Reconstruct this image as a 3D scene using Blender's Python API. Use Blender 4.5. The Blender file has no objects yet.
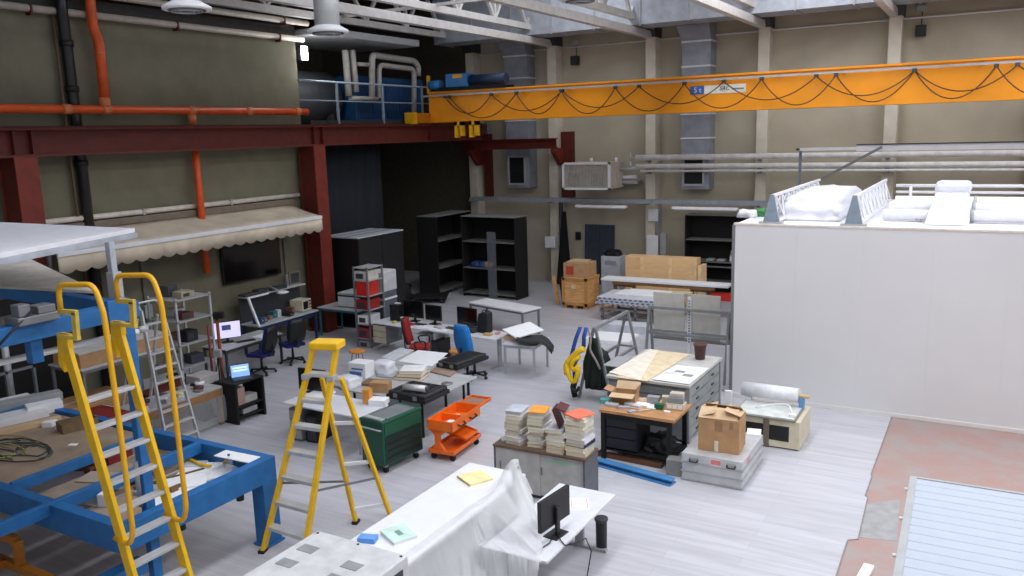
import bpy, bmesh, math, random
from mathutils import Vector, Matrix
random.seed(11)
PI = math.pi
scene = bpy.context.scene
COL = scene.collection

# ------------------------------------------------------------------ camera
CAM_H, FOC = 5.3, 829.1
yaw, pitch, roll = (math.radians(v) for v in (30.135, 10.527, 1.679))
fwd = Vector((-math.sin(yaw) * math.cos(pitch), math.cos(yaw) * math.cos(pitch), -math.sin(pitch)))
rt0 = Vector((math.cos(yaw), math.sin(yaw), 0))
dn0 = fwd.cross(rt0)
rt = math.cos(roll) * rt0 + math.sin(roll) * dn0
dn = -math.sin(roll) * rt0 + math.cos(roll) * dn0
cd = bpy.data.cameras.new('camera')
cam = bpy.data.objects.new('camera', cd)
COL.objects.link(cam)
cd.sensor_width = 36.0
cd.lens = FOC / 1024 * 36.0
cd.clip_start, cd.clip_end = 0.1, 200
m3 = Matrix((rt, -dn, -fwd)).transposed()
cam.matrix_world = Matrix.Translation((0, 0, CAM_H)) @ m3.to_4x4()
scene.camera = cam


def ray(px, py):
    return rt * ((px - 512) / FOC) + dn * ((py - 288) / FOC) + fwd


def at(px, py, z=0.0):
    d = ray(px, py)
    return Vector((0, 0, CAM_H)) + d * ((z - CAM_H) / d.z)


def atx(px, py, x):
    d = ray(px, py)
    return Vector((0, 0, CAM_H)) + d * (x / d.x)


def aty(px, py, y):
    d = ray(px, py)
    return Vector((0, 0, CAM_H)) + d * (y / d.y)


# ------------------------------------------------------------------ materials
def lin(c):
    c = c / 255.0
    return c / 12.92 if c <= 0.04045 else ((c + 0.055) / 1.055) ** 2.4


def rgb(r, g, b):
    return (lin(r), lin(g), lin(b), 1)


MATS = {}


def mat(name, c, rough=0.55, metal=0.0, var=0.08, scale=6.0, bump=0.0, stretch=(1, 1, 1)):
    """one procedural principled material: base colour with a soft noise variation"""
    if name in MATS:
        return MATS[name]
    m = bpy.data.materials.new(name)
    m.use_nodes = True
    nt = m.node_tree
    b = nt.nodes['Principled BSDF']
    b.inputs['Roughness'].default_value = rough
    b.inputs['Metallic'].default_value = metal
    tc = nt.nodes.new('ShaderNodeTexCoord')
    mp = nt.nodes.new('ShaderNodeMapping')
    mp.inputs['Scale'].default_value = stretch
    nz = nt.nodes.new('ShaderNodeTexNoise')
    nz.inputs['Scale'].default_value = scale
    nz.inputs['Detail'].default_value = 4
    rp = nt.nodes.new('ShaderNodeValToRGB')
    col = rgb(*c)
    lo = tuple(max(0, v * (1 - 2 * var)) for v in col[:3]) + (1,)
    hi = tuple(min(1, v * (1 + 1.2 * var)) for v in col[:3]) + (1,)
    rp.color_ramp.elements[0].position, rp.color_ramp.elements[0].color = 0.3, lo
    rp.color_ramp.elements[1].position, rp.color_ramp.elements[1].color = 0.7, hi
    nt.links.new(tc.outputs['Object'], mp.inputs['Vector'])
    nt.links.new(mp.outputs['Vector'], nz.inputs['Vector'])
    nt.links.new(nz.outputs['Fac'], rp.inputs['Fac'])
    nt.links.new(rp.outputs['Color'], b.inputs['Base Color'])
    if bump:
        bp = nt.nodes.new('ShaderNodeBump')
        bp.inputs['Strength'].default_value = bump
        bp.inputs['Distance'].default_value = 0.02
        nt.links.new(nz.outputs['Fac'], bp.inputs['Height'])
        nt.links.new(bp.outputs['Normal'], b.inputs['Normal'])
    MATS[name] = m
    return m


def emit_mat(name, c, s):
    m = mat(name, c)
    b = m.node_tree.nodes['Principled BSDF']
    b.inputs['Emission Color'].default_value = rgb(*c)
    b.inputs['Emission Strength'].default_value = s
    return m


def plastic_film(name, c, alpha, rough=0.35):
    m = mat(name, c, rough, 0, 0.03, 5, 0.12, (1, 2, .5))
    b = m.node_tree.nodes['Principled BSDF']
    b.inputs['Alpha'].default_value = alpha
    return m


def vinyl_floor():
    m = bpy.data.materials.new('vinyl_planks')
    m.use_nodes = True
    nt = m.node_tree
    b = nt.nodes['Principled BSDF']
    b.inputs['Roughness'].default_value = 0.42
    tc = nt.nodes.new('ShaderNodeTexCoord')
    br = nt.nodes.new('ShaderNodeTexBrick')
    br.inputs['Scale'].default_value = 1.0
    br.inputs['Brick Width'].default_value = 2.4
    br.inputs['Row Height'].default_value = 0.22
    br.inputs['Mortar Size'].default_value = 0.004
    br.inputs['Mortar Smooth'].default_value = 0.6
    br.inputs['Color1'].default_value = rgb(196, 195, 201)
    br.inputs['Color2'].default_value = rgb(188, 187, 193)
    br.inputs['Mortar'].default_value = rgb(174, 173, 179)
    br.offset = 0.37
    mp = nt.nodes.new('ShaderNodeMapping')
    mp.inputs['Scale'].default_value = (0.55, 6.0, 1)
    nz = nt.nodes.new('ShaderNodeTexNoise')
    nz.inputs['Scale'].default_value = 1.6
    nz.inputs['Detail'].default_value = 6
    rp = nt.nodes.new('ShaderNodeValToRGB')
    rp.color_ramp.elements[0].position, rp.color_ramp.elements[0].color = 0.32, (0.8, 0.8, 0.81, 1)
    rp.color_ramp.elements[1].position, rp.color_ramp.elements[1].color = 0.62, (1, 1, 1, 1)
    mx = nt.nodes.new('ShaderNodeMix')
    mx.data_type = 'RGBA'
    mx.blend_type = 'MULTIPLY'
    mx.inputs['Factor'].default_value = 0.8
    nt.links.new(tc.outputs['Object'], br.inputs['Vector'])
    nt.links.new(tc.outputs['Object'], mp.inputs['Vector'])
    nt.links.new(mp.outputs['Vector'], nz.inputs['Vector'])
    nt.links.new(nz.outputs['Fac'], rp.inputs['Fac'])
    nt.links.new(br.outputs['Color'], mx.inputs[6])
    nt.links.new(rp.outputs['Color'], mx.inputs[7])
    nt.links.new(mx.outputs[2], b.inputs['Base Color'])
    return m


def red_floor():
    m = bpy.data.materials.new('worn_red_floor_paint')
    m.use_nodes = True
    nt = m.node_tree
    b = nt.nodes['Principled BSDF']
    b.inputs['Roughness'].default_value = 0.6
    tc = nt.nodes.new('ShaderNodeTexCoord')
    nz = nt.nodes.new('ShaderNodeTexNoise')
    nz.inputs['Scale'].default_value = 1.6
    nz.inputs['Detail'].default_value = 9
    nz.inputs['Roughness'].default_value = 0.7
    rp = nt.nodes.new('ShaderNodeValToRGB')
    e = rp.color_ramp.elements
    e[0].position, e[0].color = 0.38, rgb(158, 148, 144)
    e[1].position, e[1].color = 0.66, rgb(168, 132, 124)
    k = e.new(0.52)
    k.color = rgb(164, 138, 132)
    nt.links.new(tc.outputs['Object'], nz.inputs['Vector'])
    nt.links.new(nz.outputs['Fac'], rp.inputs['Fac'])
    nt.links.new(rp.outputs['Color'], b.inputs['Base Color'])
    return m


WHITE = mat('white_paint', (226, 226, 230), 0.5, 0, 0.03)
WPANEL = mat('white_sandwich_panel', (217, 216, 218), 0.5, 0, 0.01, 1.5)
TOPW = mat('white_laminate', (216, 217, 223), 0.4, 0, 0.03)
TOPG = mat('grey_laminate', (178, 178, 180), 0.45, 0, 0.05)
GREYM = mat('grey_steel', (128, 130, 134), 0.45, 0.3, 0.06)
LGREY = mat('light_grey_steel', (172, 174, 176), 0.45, 0.2, 0.05)
DGREY = mat('dark_grey_steel', (62, 64, 68), 0.5, 0.2, 0.08)
BLACK = mat('black_plastic', (22, 22, 24), 0.45, 0, 0.1)
BLACKM = mat('black_steel', (8, 8, 9), 0.75, 0.0, 0.1)
SCREEN = mat('dark_screen', (10, 10, 12), 0.15, 0, 0.05)
ALU = mat('aluminium', (200, 200, 202), 0.4, 0.3, 0.06)
GALV = mat('galvanised_sheet', (176, 182, 192), 0.5, 0.15, 0.1, 3.5)
TRUSS = mat('white_truss_paint', (200, 196, 192), 0.5, 0, 0.06)
REDST = mat('red_oxide_steel', (116, 38, 25), 0.6, 0, 0.14, 4)
BEAMR = mat('dark_red_oxide_steel', (92, 27, 18), 0.6, 0, 0.14, 4)
ORPIPE = mat('orange_pipe_plastic', (214, 84, 26), 0.45, 0, 0.08)
CRANE = mat('crane_yellow_orange', (240, 150, 12), 0.45, 0, 0.04, 2)
YEL = mat('ladder_yellow', (232, 182, 8), 0.42, 0, 0.06)
YELD = mat('handrail_yellow', (226, 168, 14), 0.42, 0, 0.06)
BLUEF = mat('blue_frame_paint', (34, 104, 166), 0.55, 0, 0.1)
WOODB = mat('worn_plywood_bed', (158, 138, 120), 0.7, 0, 0.12, 3)
OLIVE = mat('olive_wall_panel', (115, 111, 92), 0.85, 0, 0.07, 2.2, 0.1)
BEIGE = mat('beige_wall_panel', (182, 172, 152), 0.8, 0, 0.05, 1.2)
CONC = mat('pale_concrete', (208, 200, 184), 0.8, 0, 0.06, 3)
CREAM = mat('cream_paint', (206, 196, 172), 0.5, 0, 0.05)
CARD = mat('cardboard', (178, 138, 98), 0.8, 0, 0.08, 5)
CARDL = mat('light_cardboard', (206, 176, 140), 0.8, 0, 0.06, 5)
PLY = mat('pine_plywood', (240, 198, 146), 0.65, 0, 0.05, 3, 0, (1, 1, 5))
CRATE = mat('orange_pine', (218, 164, 104), 0.65, 0, 0.12, 4, 0, (1, 1, 5))
BENCHW = mat('workbench_wood', (182, 132, 86), 0.6, 0, 0.1, 4, 0, (1, 6, 1))
BROWNTOP = mat('dark_walnut_laminate', (104, 82, 66), 0.5, 0, 0.12, 4, 0, (1, 5, 1))
PAPER = mat('white_paper', (236, 236, 238), 0.7, 0, 0.02)
PAPERC = mat('cream_paper', (222, 212, 190), 0.75, 0, 0.06, 30, 0, (1, 1, 6))
FILM = plastic_film('milky_plastic_film', (238, 238, 240), 0.54)
CLEAR = plastic_film('clear_plastic', (222, 226, 230), 0.12, 0.2)
NAVY = mat('navy_fabric', (18, 20, 28), 0.85, 0, 0.15)
GREENC = mat('green_cabinet_paint', (9, 78, 56), 0.42, 0, 0.06)
ORTOOL = mat('orange_trolley_paint', (236, 108, 22), 0.42, 0, 0.06)
RED = mat('red_paint', (206, 38, 26), 0.5, 0, 0.08)
RUBBER = mat('black_rubber', (26, 26, 27), 0.7, 0, 0.1)


# ------------------------------------------------------------------ mesh building
SPLIT = {'flange', 'side_panel', 'collar', 'clamp', 'bracket', 'stiffener', 'clip', 'rail_bracket', 'hook_bracket', 'side_rail', 'hoist_frame', 'hanger', 'saddle', 'wall_sheet', 'edge_trim', 'batten', 'foot', 'roof_seam', 'back_bracket', 'side_frame', 'front_frame', 'apron', 'guard_ring', 'seam'}


class MB:
    def __init__(s):
        s.bm = bmesh.new()

    def _hull(s, pts, faces):
        v = [s.bm.verts.new(p) for p in pts]
        for f in faces:
            try:
                s.bm.faces.new([v[i] for i in f])
            except ValueError:
                pass
        return s

    BF = ((0, 3, 2, 1), (4, 5, 6, 7), (0, 1, 5, 4), (1, 2, 6, 5), (2, 3, 7, 6), (3, 0, 4, 7))

    def box(s, x0, x1, y0, y1, z0, z1):
        return s._hull([(x0, y0, z0), (x1, y0, z0), (x1, y1, z0), (x0, y1, z0),
                        (x0, y0, z1), (x1, y0, z1), (x1, y1, z1), (x0, y1, z1)], MB.BF)

    def boxr(s, c, size, rz=0.0, rx=0.0, ry=0.0):
        M = Matrix.Translation(c) @ Matrix.Rotation(rz, 4, 'Z') @ Matrix.Rotation(ry, 4, 'Y') @ Matrix.Rotation(rx, 4, 'X')
        a, b, h = (v / 2 for v in size)
        return s._hull([M @ Vector(p) for p in ((-a, -b, -h), (a, -b, -h), (a, b, -h), (-a, b, -h),
                                                (-a, -b, h), (a, -b, h), (a, b, h), (-a, b, h))], MB.BF)

    def bar(s, p, q, w, h, up=(0, 0, 1)):
        """rectangular bar from p to q: w across, h along up"""
        p, q = Vector(p), Vector(q)
        d = (q - p).normalized()
        up = Vector(up)
        side = d.cross(up)
        if side.length < 1e-4:
            side = d.cross(Vector((0, 1, 0)))
        side.normalize()
        u = side.cross(d).normalized()
        side, u = side * w / 2, u * h / 2
        pts = [p - side - u, p + side - u, p + side + u, p - side + u, q - side - u, q + side - u, q + side + u, q - side + u]
        return s._hull(pts, ((0, 1, 2, 3), (4, 7, 6, 5), (0, 4, 5, 1), (1, 5, 6, 2), (2, 6, 7, 3), (3, 7, 4, 0)))

    def tube(s, pts, r, n=10, closed=False):
        pts = [Vector(p) for p in pts]
        rings = []
        prev = None
        N = len(pts)
        for i, p in enumerate(pts):
            if closed:
                d = (pts[(i + 1) % N] - pts[i - 1]).normalized()
            else:
                d = (pts[min(i + 1, N - 1)] - pts[max(i - 1, 0)]).normalized()
            if prev is None:
                a = d.cross(Vector((0, 0, 1)))
                if a.length < 1e-3:
                    a = d.cross(Vector((1, 0, 0)))
            else:
                a = prev - d * prev.dot(d)
            a.normalize()
            prev = a
            b = d.cross(a)
            rr = r[i] if isinstance(r, (list, tuple)) else r
            rings.append([s.bm.verts.new(p + a * rr * math.cos(2 * PI * k / n) + b * rr * math.sin(2 * PI * k / n)) for k in range(n)])
        M = N if closed else N - 1
        for i in range(M):
            A, B = rings[i], rings[(i + 1) % N]
            for k in range(n):
                f = s.bm.faces.new((A[k], A[(k + 1) % n], B[(k + 1) % n], B[k]))
                f.smooth = True
        if not closed:
            s.bm.faces.new(rings[0][::-1])
            s.bm.faces.new(rings[-1])
        return s

    def lathe(s, prof, c=(0, 0, 0), n=20):
        """profile of (radius, z) turned about the vertical through c"""
        c = Vector(c)
        rings = []
        for r, z in prof:
            rings.append([s.bm.verts.new(c + Vector((r * math.cos(2 * PI * k / n), r * math.sin(2 * PI * k / n), z))) for k in range(n)])
        for A, B in zip(rings, rings[1:]):
            for k in range(n):
                f = s.bm.faces.new((A[k], A[(k + 1) % n], B[(k + 1) % n], B[k]))
                f.smooth = True
        s.bm.faces.new(rings[0][::-1])
        s.bm.faces.new(rings[-1])
        return s

    def prism(s, pts, vec):
        """closed outline extruded along vec"""
        vec = Vector(vec)
        a = [s.bm.verts.new(p) for p in pts]
        b = [s.bm.verts.new(Vector(p) + vec) for p in pts]
        n = len(a)
        s.bm.faces.new(a[::-1])
        s.bm.faces.new(b)
        for k in range(n):
            s.bm.faces.new((a[k], a[(k + 1) % n], b[(k + 1) % n], b[k]))
        return s

    def grid(s, rows, th=0.0):
        v = [[s.bm.verts.new(p) for p in r] for r in rows]
        for i in range(len(v) - 1):
            for j in range(len(v[0]) - 1):
                f = s.bm.faces.new((v[i][j], v[i][j + 1], v[i + 1][j + 1], v[i + 1][j]))
                f.smooth = True
        return s

    def build_split(s, name, m, parent, bev):
        """every loose piece becomes a part of its own"""
        bmesh.ops.recalc_face_normals(s.bm, faces=s.bm.faces[:])
        seen, last = set(), None
        s.bm.verts.index_update()
        for v0 in s.bm.verts:
            if v0 in seen:
                continue
            todo, isl = [v0], []
            seen.add(v0)
            while todo:
                v = todo.pop()
                isl.append(v)
                for e in v.link_edges:
                    w = e.other_vert(v)
                    if w not in seen:
                        seen.add(w)
                        todo.append(w)
            ids = {v: k for k, v in enumerate(isl)}
            fs = [f for f in s.bm.faces if f.verts[0] in ids]
            me = bpy.data.meshes.new(name)
            me.from_pydata([v.co[:] for v in isl], [], [[ids[v] for v in f.verts] for f in fs])
            for p, f in zip(me.polygons, fs):
                p.use_smooth = f.smooth
            me.materials.append(m)
            o = bpy.data.objects.new(name, me)
            COL.objects.link(o)
            o.parent = parent
            if bev:
                md = o.modifiers.new('edges', 'BEVEL')
                md.width, md.segments, md.limit_method = bev, 2, 'ANGLE'
                md.angle_limit = math.radians(50)
            last = o
        s.bm.free()
        return last

    def build(s, name, m, parent=None, bev=0.0, solid=0.0):
        if parent is not None and name in SPLIT:
            return s.build_split(name, m, parent, bev)
        bmesh.ops.recalc_face_normals(s.bm, faces=s.bm.faces[:])
        me = bpy.data.meshes.new(name)
        s.bm.to_mesh(me)
        s.bm.free()
        o = bpy.data.objects.new(name, me)
        COL.objects.link(o)
        me.materials.append(m)
        if parent:
            o.parent = parent
        if solid:
            md = o.modifiers.new('thickness', 'SOLIDIFY')
            md.thickness = solid
            md.offset = 0
        if bev:
            md = o.modifiers.new('edges', 'BEVEL')
            md.width = bev
            md.segments = 2
            md.limit_method = 'ANGLE'
            md.angle_limit = math.radians(50)
        return o


def thing(name, label, cat, loc=(0, 0, 0), rz=0.0, group=None):
    o = bpy.data.objects.new(name, None)
    o.empty_display_size = 0.2
    COL.objects.link(o)
    o.location = loc
    o.rotation_euler = (0, 0, rz)
    o['label'], o['category'] = label, cat
    if group:
        o['group'] = group
    return o


def tag(o, label, cat, group=None):
    o['label'], o['category'] = label, cat
    if group:
        o['group'] = group
    return o


def put(o, loc, rz=0.0):
    o.location = loc
    o.rotation_euler = (0, 0, rz)
    return o


def struct(o):
    o['kind'] = 'structure'
    return o


def text_mesh(body, size, loc, rot, m, parent, name='lettering', ext=0.002, shear=0.0):
    c = bpy.data.curves.new(name, 'FONT')
    c.body, c.size, c.extrude, c.shear = body, size, ext, shear
    c.align_x, c.align_y = 'CENTER', 'CENTER'
    t = bpy.data.objects.new(name, c)
    COL.objects.link(t)
    dg = bpy.context.evaluated_depsgraph_get()
    me = bpy.data.meshes.new_from_object(t.evaluated_get(dg))
    bpy.data.objects.remove(t)
    o = bpy.data.objects.new(name, me)
    COL.objects.link(o)
    me.materials.clear()
    me.materials.append(m)
    o.parent = parent
    o.location, o.rotation_euler = loc, rot
    return o


def dup(root, loc, rz, label=None):
    r = root.copy()
    COL.objects.link(r)
    r.location = loc
    r.rotation_euler = (0, 0, rz)
    if label:
        r['label'] = label
    for ch in list(root.children):
        c = ch.copy()
        COL.objects.link(c)
        c.parent = r
        for g in list(ch.children):
            d = g.copy()
            COL.objects.link(d)
            d.parent = c
    return r


def arc(c, r, a0, a1, n, ax='xz'):
    out = []
    for k in range(n + 1):
        a = a0 + (a1 - a0) * k / n
        x, y = r * math.cos(a), r * math.sin(a)
        out.append((c[0] + x, c[1], c[2] + y) if ax == 'xz' else (c[0], c[1] + x, c[2] + y) if ax == 'yz' else (c[0] + x, c[1] + y, c[2]))
    return out


def rounded(pts, r, n=5):
    """a path with its corners rounded"""
    pts = [Vector(p) for p in pts]
    out = [pts[0]]
    for a, b, c in zip(pts, pts[1:], pts[2:]):
        u, v = (a - b), (c - b)
        t = min(r, u.length * .48, v.length * .48)
        p, q = b + u.normalized() * t, b + v.normalized() * t
        for k in range(n + 1):
            s = k / n
            out.append(p * (1 - s) ** 2 + b * 2 * s * (1 - s) + q * s * s)
    out.append(pts[-1])
    return out
# ------------------------------------------------------------------ the hall
WX, BY = -16.6, 26.5          # inside faces of the left and the back wall
struct(MB().box(-24, 12, -3, 27, -0.2, -0.004).build('floor_red', red_floor()))
edge = [at(*p) for p in ((893, 414), (871.3, 474), (872, 476.7), (865.3, 495.7), (868, 497.3), (858.7, 537.3), (858, 539.3), (848, 540), (845.3, 547.3), (836.3, 576))]
poly = [Vector((-24, 27, -0.004)), Vector((-24, -3, -0.004)), Vector((-1.5, -3, -0.004)), Vector((-1.42, 8, -0.004))]
poly += [Vector((p.x, p.y, -0.004)) for p in reversed(edge)]
poly += [Vector((-1.28, 17, -0.004)), Vector((-1.28, 27, -0.004))]
struct(MB().prism(poly[::-1], (0, 0, 0.004)).build('floor', vinyl_floor()))
b = MB()
for p_, q_ in zip(edge[:-1], edge[1:]):
    if (p_ - q_).length > .05:
        b.bar((p_.x, p_.y, 0.001), (q_.x, q_.y, 0.001), 0.02, .006)
struct(b.build('trim_2', mat('dark_edge_strip', (140, 130, 128), .6)))
pp = [at(*p) for p in ((866.3, 504), (900, 499), (897, 541), (858.5, 537))]
tag(MB().prism([Vector((p.x, p.y, -0.004)) for p in pp][::-1], (0, 0, 0.003)).build('floor_patch', mat('grey_cement', (158, 156, 158), 0.8)),
    'grey cement patch in the worn red floor strip', 'floor patch')
q = at(867, 571)
tag(put(MB().box(-0.06, 0.06, -0.28, 0.1, 0, 0.05).build('packing_strip', PAPER, None, 0.004), (q.x, q.y, -0.004), -0.1),
    'white packing strip lying on the red floor beside the ribbed roof', 'strip')

struct(MB().box(WX - 0.2, WX, -3, 17.3, 0, 8.06).build('wall_left', OLIVE))
w = struct(MB().box(-16.9, 12, BY, BY + 0.3, 0, 10.6).build('wall_back', BEIGE))
SHADEW = mat('shaded_alcove_wall', (86, 81, 68), 0.9)  # the alcove's lack of light is put into this darker wall colour
struct(MB().box(-24, -16.9, BY, BY + 0.3, 0, 10.6).build('wall_alcove_back', SHADEW))
struct(MB().box(-24.3, -24, 10, 27, 0, 10.6).build('wall_alcove', SHADEW))
struct(MB().box(-24, WX - 0.2, 17.1, 17.3, 0, 10.6).build('wall_alcove_near', SHADEW))
struct(MB().box(-24, WX, -3, 17.3, 8.06, 8.3).build('trim_1', mat('dark_ledge', (60, 58, 56), 0.8)))
cl = struct(MB().box(-24, 12, -3, 27, 10.6, 10.8).build('ceiling', mat('pale_roof_deck', (190, 196, 208), 0.7, 0, 0.05)))
struct(MB().box(-24, -16.25, 17.3, BY, 5.3, 5.68).build('floor_mezzanine', mat('mezzanine_concrete', (92, 88, 82), 0.8)))
# roof lights: long daylight panels let into the ceiling
SKY = emit_mat('roof_light', (226, 236, 255), 2.2)
for k, x in enumerate((-11.6, -4.6, 2.4, 8.4)):
    struct(MB().box(x - 0.75, x + 0.75, 0, 24, 10.56, 10.6).build('window_%d' % (k + 1), SKY))

# concrete columns along the back wall
colx = [-16.6, -13.29, -9.73, -6.17, -2.6, 0.96, 4.5]
words = ['at the far left, behind the steel runway beam', 'left of the boxed fan coil unit', 'with the electrical boxes on it',
         'between the tall air duct and the lattice roof cages', 'behind the long insulated pipes at the right', 'near the right edge, behind the white room', 'beyond the right edge of the white room']
for x, wd in zip(colx, words):
    if x > 4:
        continue
    t = thing('concrete_column', 'pale concrete wall column ' + wd, 'column', (x, 26.25, 0), 0, 'concrete columns of the back wall')
    MB().box(-0.17, 0.17, -0.25, 0.25, 0, 8.2).build('shaft', CONC, t, 0.02)
    MB().prism([(-0.2, 0.25, 8.2), (-0.2, -0.25, 8.2), (-0.2, -0.5, 8.5), (-0.2, 0.25, 8.5)], (0.4, 0, 0)).build('corbel', DGREY, t)

# roof beams and trusses that land on the columns
tw = ['farthest left, over the mezzanine', 'second from the left, ending at the column by the fan coil', 'third from the left, ending above the electrical boxes',
      'fourth from the left, ending right of the tall air duct', 'ending at the right column above the crane sign', 'at the upper right corner']
for x, wd in zip(colx[:5], tw):
    if x > -16:
        b = MB().bar((x - 0.05, 25.98, 8.28), (x - 0.05, 2.0, 8.28), 0.2, 0.22)
        tag(b.build('roof_beam', TRUSS, None, 0.01), 'white roof beam ' + wd, 'beam', 'white roof beams')
    t = thing('roof_truss', 'white lattice roof truss ' + wd, 'truss', (x, 14, 8.7), 0, 'white roof trusses')
    y0, y1 = -11.6, 12.3
    MB().box(-0.09, 0.09, y0, y1, -0.12, 0.06).build('bottom_chord', TRUSS, t)
    MB().box(-0.09, 0.09, y0, y1, 1.35, 1.5).build('top_chord', TRUSS, t)
    n = 12
    st = (y1 - y0) / n
    for k in range(n):
        a, m_, c = y0 + k * st, y0 + (k + .5) * st, y0 + (k + 1) * st
        MB().bar((0, a, 0), (0, m_, 1.4), 0.09, 0.09).build('diagonal', TRUSS, t)
        MB().bar((0, m_, 1.4), (0, c, 0), 0.09, 0.09).build('diagonal', TRUSS, t)
    for k in range(0, n, 2):
        MB().box(-0.05, 0.05, y0 + k * st - .05, y0 + k * st + .05, 0, 1.4).build('post', TRUSS, t)
for k, y in enumerate((11.0, 19.2)):
    # cross bracing between trusses
    tag(MB().bar((-16.6, y, 8.76), (-2.6, y, 8.76), 0.08, 0.08).build('roof_brace', TRUSS), ('nearer', 'farther')[k] + ' thin white tie rod crossing all roof trusses', 'brace', 'roof ties')

# big galvanised duct under the roof, vertical ducts with grilles
t = thing('ceiling_duct', 'large galvanised rectangular air duct under the roof along the back wall', 'air duct', (-8, 25, 8.42))
MB().box(-9, 15, -0.55, 0.55, 0, 1.5).build('casing', GALV, t)
b = MB()
for k in range(17):
    b.box(-9 + k * 1.5, -8.95 + k * 1.5, -0.58, 0.58, -0.03, 1.53)
b.build('flange', LGREY, t)
DUCTG = mat('dull_galvanised_duct', (150, 155, 165), 0.5, 0.15, 0.08, 3.5)
for x, wd in ((-14.64, 'at the left, behind the crane hoist'), (-8.2, 'at the centre, behind the crane sign')):
    t = thing('wall_duct', 'tall galvanised vertical air duct ' + wd, 'air duct', (x, 26.2, 0), 0, 'vertical air ducts')
    MB().box(-0.45, 0.45, -0.3, 0.3, 4.62, 8.0).build('casing', DUCTG, t)
    MB().prism([(-0.45, -0.3, 8.0), (0.45, -0.3, 8.0), (0.45, -0.5, 8.42), (-0.6, -0.5, 8.42)], (0, 0.6, 0)).build('hood', DUCTG, t)
    b = MB()
    for z in (5.0, 5.75, 6.5, 7.2, 7.95):
        b.box(-0.48, 0.48, -0.33, 0.33, z - .025, z + .025)
    b.build('flange', WHITE, t)
    MB().box(-0.45, 0.45, -0.3, 0.3, 3.4, 4.62).build('outlet_box', DUCTG, t)
    g = MB()
    g.box(-0.4, -0.34, -0.36, -0.3, 3.55, 4.5).box(0.26, 0.32, -0.36, -0.3, 3.55, 4.5).box(-0.4, 0.32, -0.36, -0.3, 3.5, 3.57).box(-0.4, 0.32, -0.36, -0.3, 4.47, 4.54)
    gr = g.build('grille_frame', LGREY, t)
    MB().box(-0.36, 0.28, -0.305, -0.3, 3.55, 4.5).build('opening', BLACK, gr)
    b = MB()
    for k in range(11):
        b.boxr((-0.04, -0.315, 3.6 + k * 0.085), (0.6, 0.01, 0.02), 0, 0.5)
    b.build('louvre', BLACK, gr)
# spiral duct high over the mezzanine
t = thing('spiral_duct', 'round spiral air duct under the roof at the upper left', 'air duct', (-12, 15.5, 9.35))
MB().tube([(-4, 0, 0), (9, 0, 0)], 0.5, 20).build('pipe', GALV, t)
b = MB()
for k in range(14):
    b.tube([(-4 + k, -0, 0), (-3.96 + k, 0, 0)], 0.515, 20)
b.build('seam', LGREY, t)

# high bay lamps
for (px, py), d, wd in (((187, 10), 10.9, 'hanging in front of the olive wall top'), ((328, 33), 12.6, 'hanging left of the mezzanine pipes'), ((580, 1), 13.4, 'hanging at the top centre above the crane')):
    p = Vector((0, 0, CAM_H)) + ray(px, py) * d
    t = thing('high_bay_lamp', 'round white high bay lamp ' + wd, 'lamp', p, 0, 'high bay lamps')
    MB().lathe([(0.17, 0.08), (0.19, 0.1), (0.19, 0.55), (0.15, 0.62), (0.02, 0.64)]).build('housing', LGREY, t)
    MB().lathe([(0.25, -0.0), (0.31, 0.0), (0.31, 0.04), (0.2, 0.1), (0.17, 0.12)], n=28).build('reflector_rim', WHITE, t)
    MB().lathe([(0.24, -0.012), (0.245, 0.02)], n=28).build('glass', mat('lamp_glass', (110, 108, 104), 0.2), t)
    b = MB()
    for k in range(3):
        b.tube([(0.19 * math.cos(a), 0.19 * math.sin(a), -0.02) for a in [j * PI / 12 for j in range(24)]] if k == 0 else
               [((0.05 + 0.05 * k) * math.cos(j * PI / 12), (0.05 + 0.05 * k) * math.sin(j * PI / 12), -0.02) for j in range(24)], 0.008, 6, True)
    b.build('guard_ring', LGREY, t)
    MB().tube([(0, 0, 0.6), (0, 0, 10.6 - p.z)], 0.012, 6).build('cable', DGREY, t)

# ------------------------------------------------------------------ left wall fittings
t = thing('orange_pipework', 'orange drain pipe running along the olive wall with a riser and a drop', 'pipe', (-16.33, 0, 0))
MB().tube([(0, -2, 6.05), (0, 17.28, 6.05)], 0.09, 14).build('main_pipe', ORPIPE, t)
MB().tube(rounded([(0, 11.27, 6.1), (0, 11.29, 7.45), (0.0, 11.2, 7.7), (0, 11.2, 9.5)], .1), 0.1, 14).build('riser', ORPIPE, t)
MB().tube([(0, 13.46, 6.0), (0, 13.46, 2.2)], 0.085, 14).build('drop_pipe', ORPIPE, t)
b = MB()
for y in (8.9, 10.4, 11.27, 13.46, 15.2, 16.9):
    b.tube([(0, y - .09, 6.05), (0, y + .09, 6.05)], 0.105, 14)
b.tube([(0, 11.27, 6.12), (0, 11.27, 6.3)], 0.112, 14).tube([(0, 11.285, 7.2), (0, 11.285, 7.22)], 0.108, 14).tube([(0, 13.46, 5.75), (0, 13.46, 5.95)], 0.1, 14)
b.build('collar', mat('pale_orange_collar', (206, 120, 74)), t)
t = thing('black_drain_pipe', 'black vertical drain pipe on the olive wall at the left', 'pipe', (-16.46, 10.66, 0))
MB().tube(rounded([(0, 0, 0.02), (0, 0, 7.3), (0.06, -0.05, 7.7), (0.06, -0.05, 9.0)], .2), 0.11, 12).build('pipe', mat('black_pipe', (28, 28, 30), 0.3), t)
MB().tube([(-0.03, -0.2, 2), (-0.03, -0.2, 8)], 0.03, 8).build('side_pipe', mat('brown_tube', (96, 76, 58)), t)
b = MB()
for z in (3.2, 4.9, 6.4, 7.3):
    b.tube([(0, 0, z), (0, 0, z + .12)], 0.135, 12)
b.build('clamp', BLACK, t)
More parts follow.
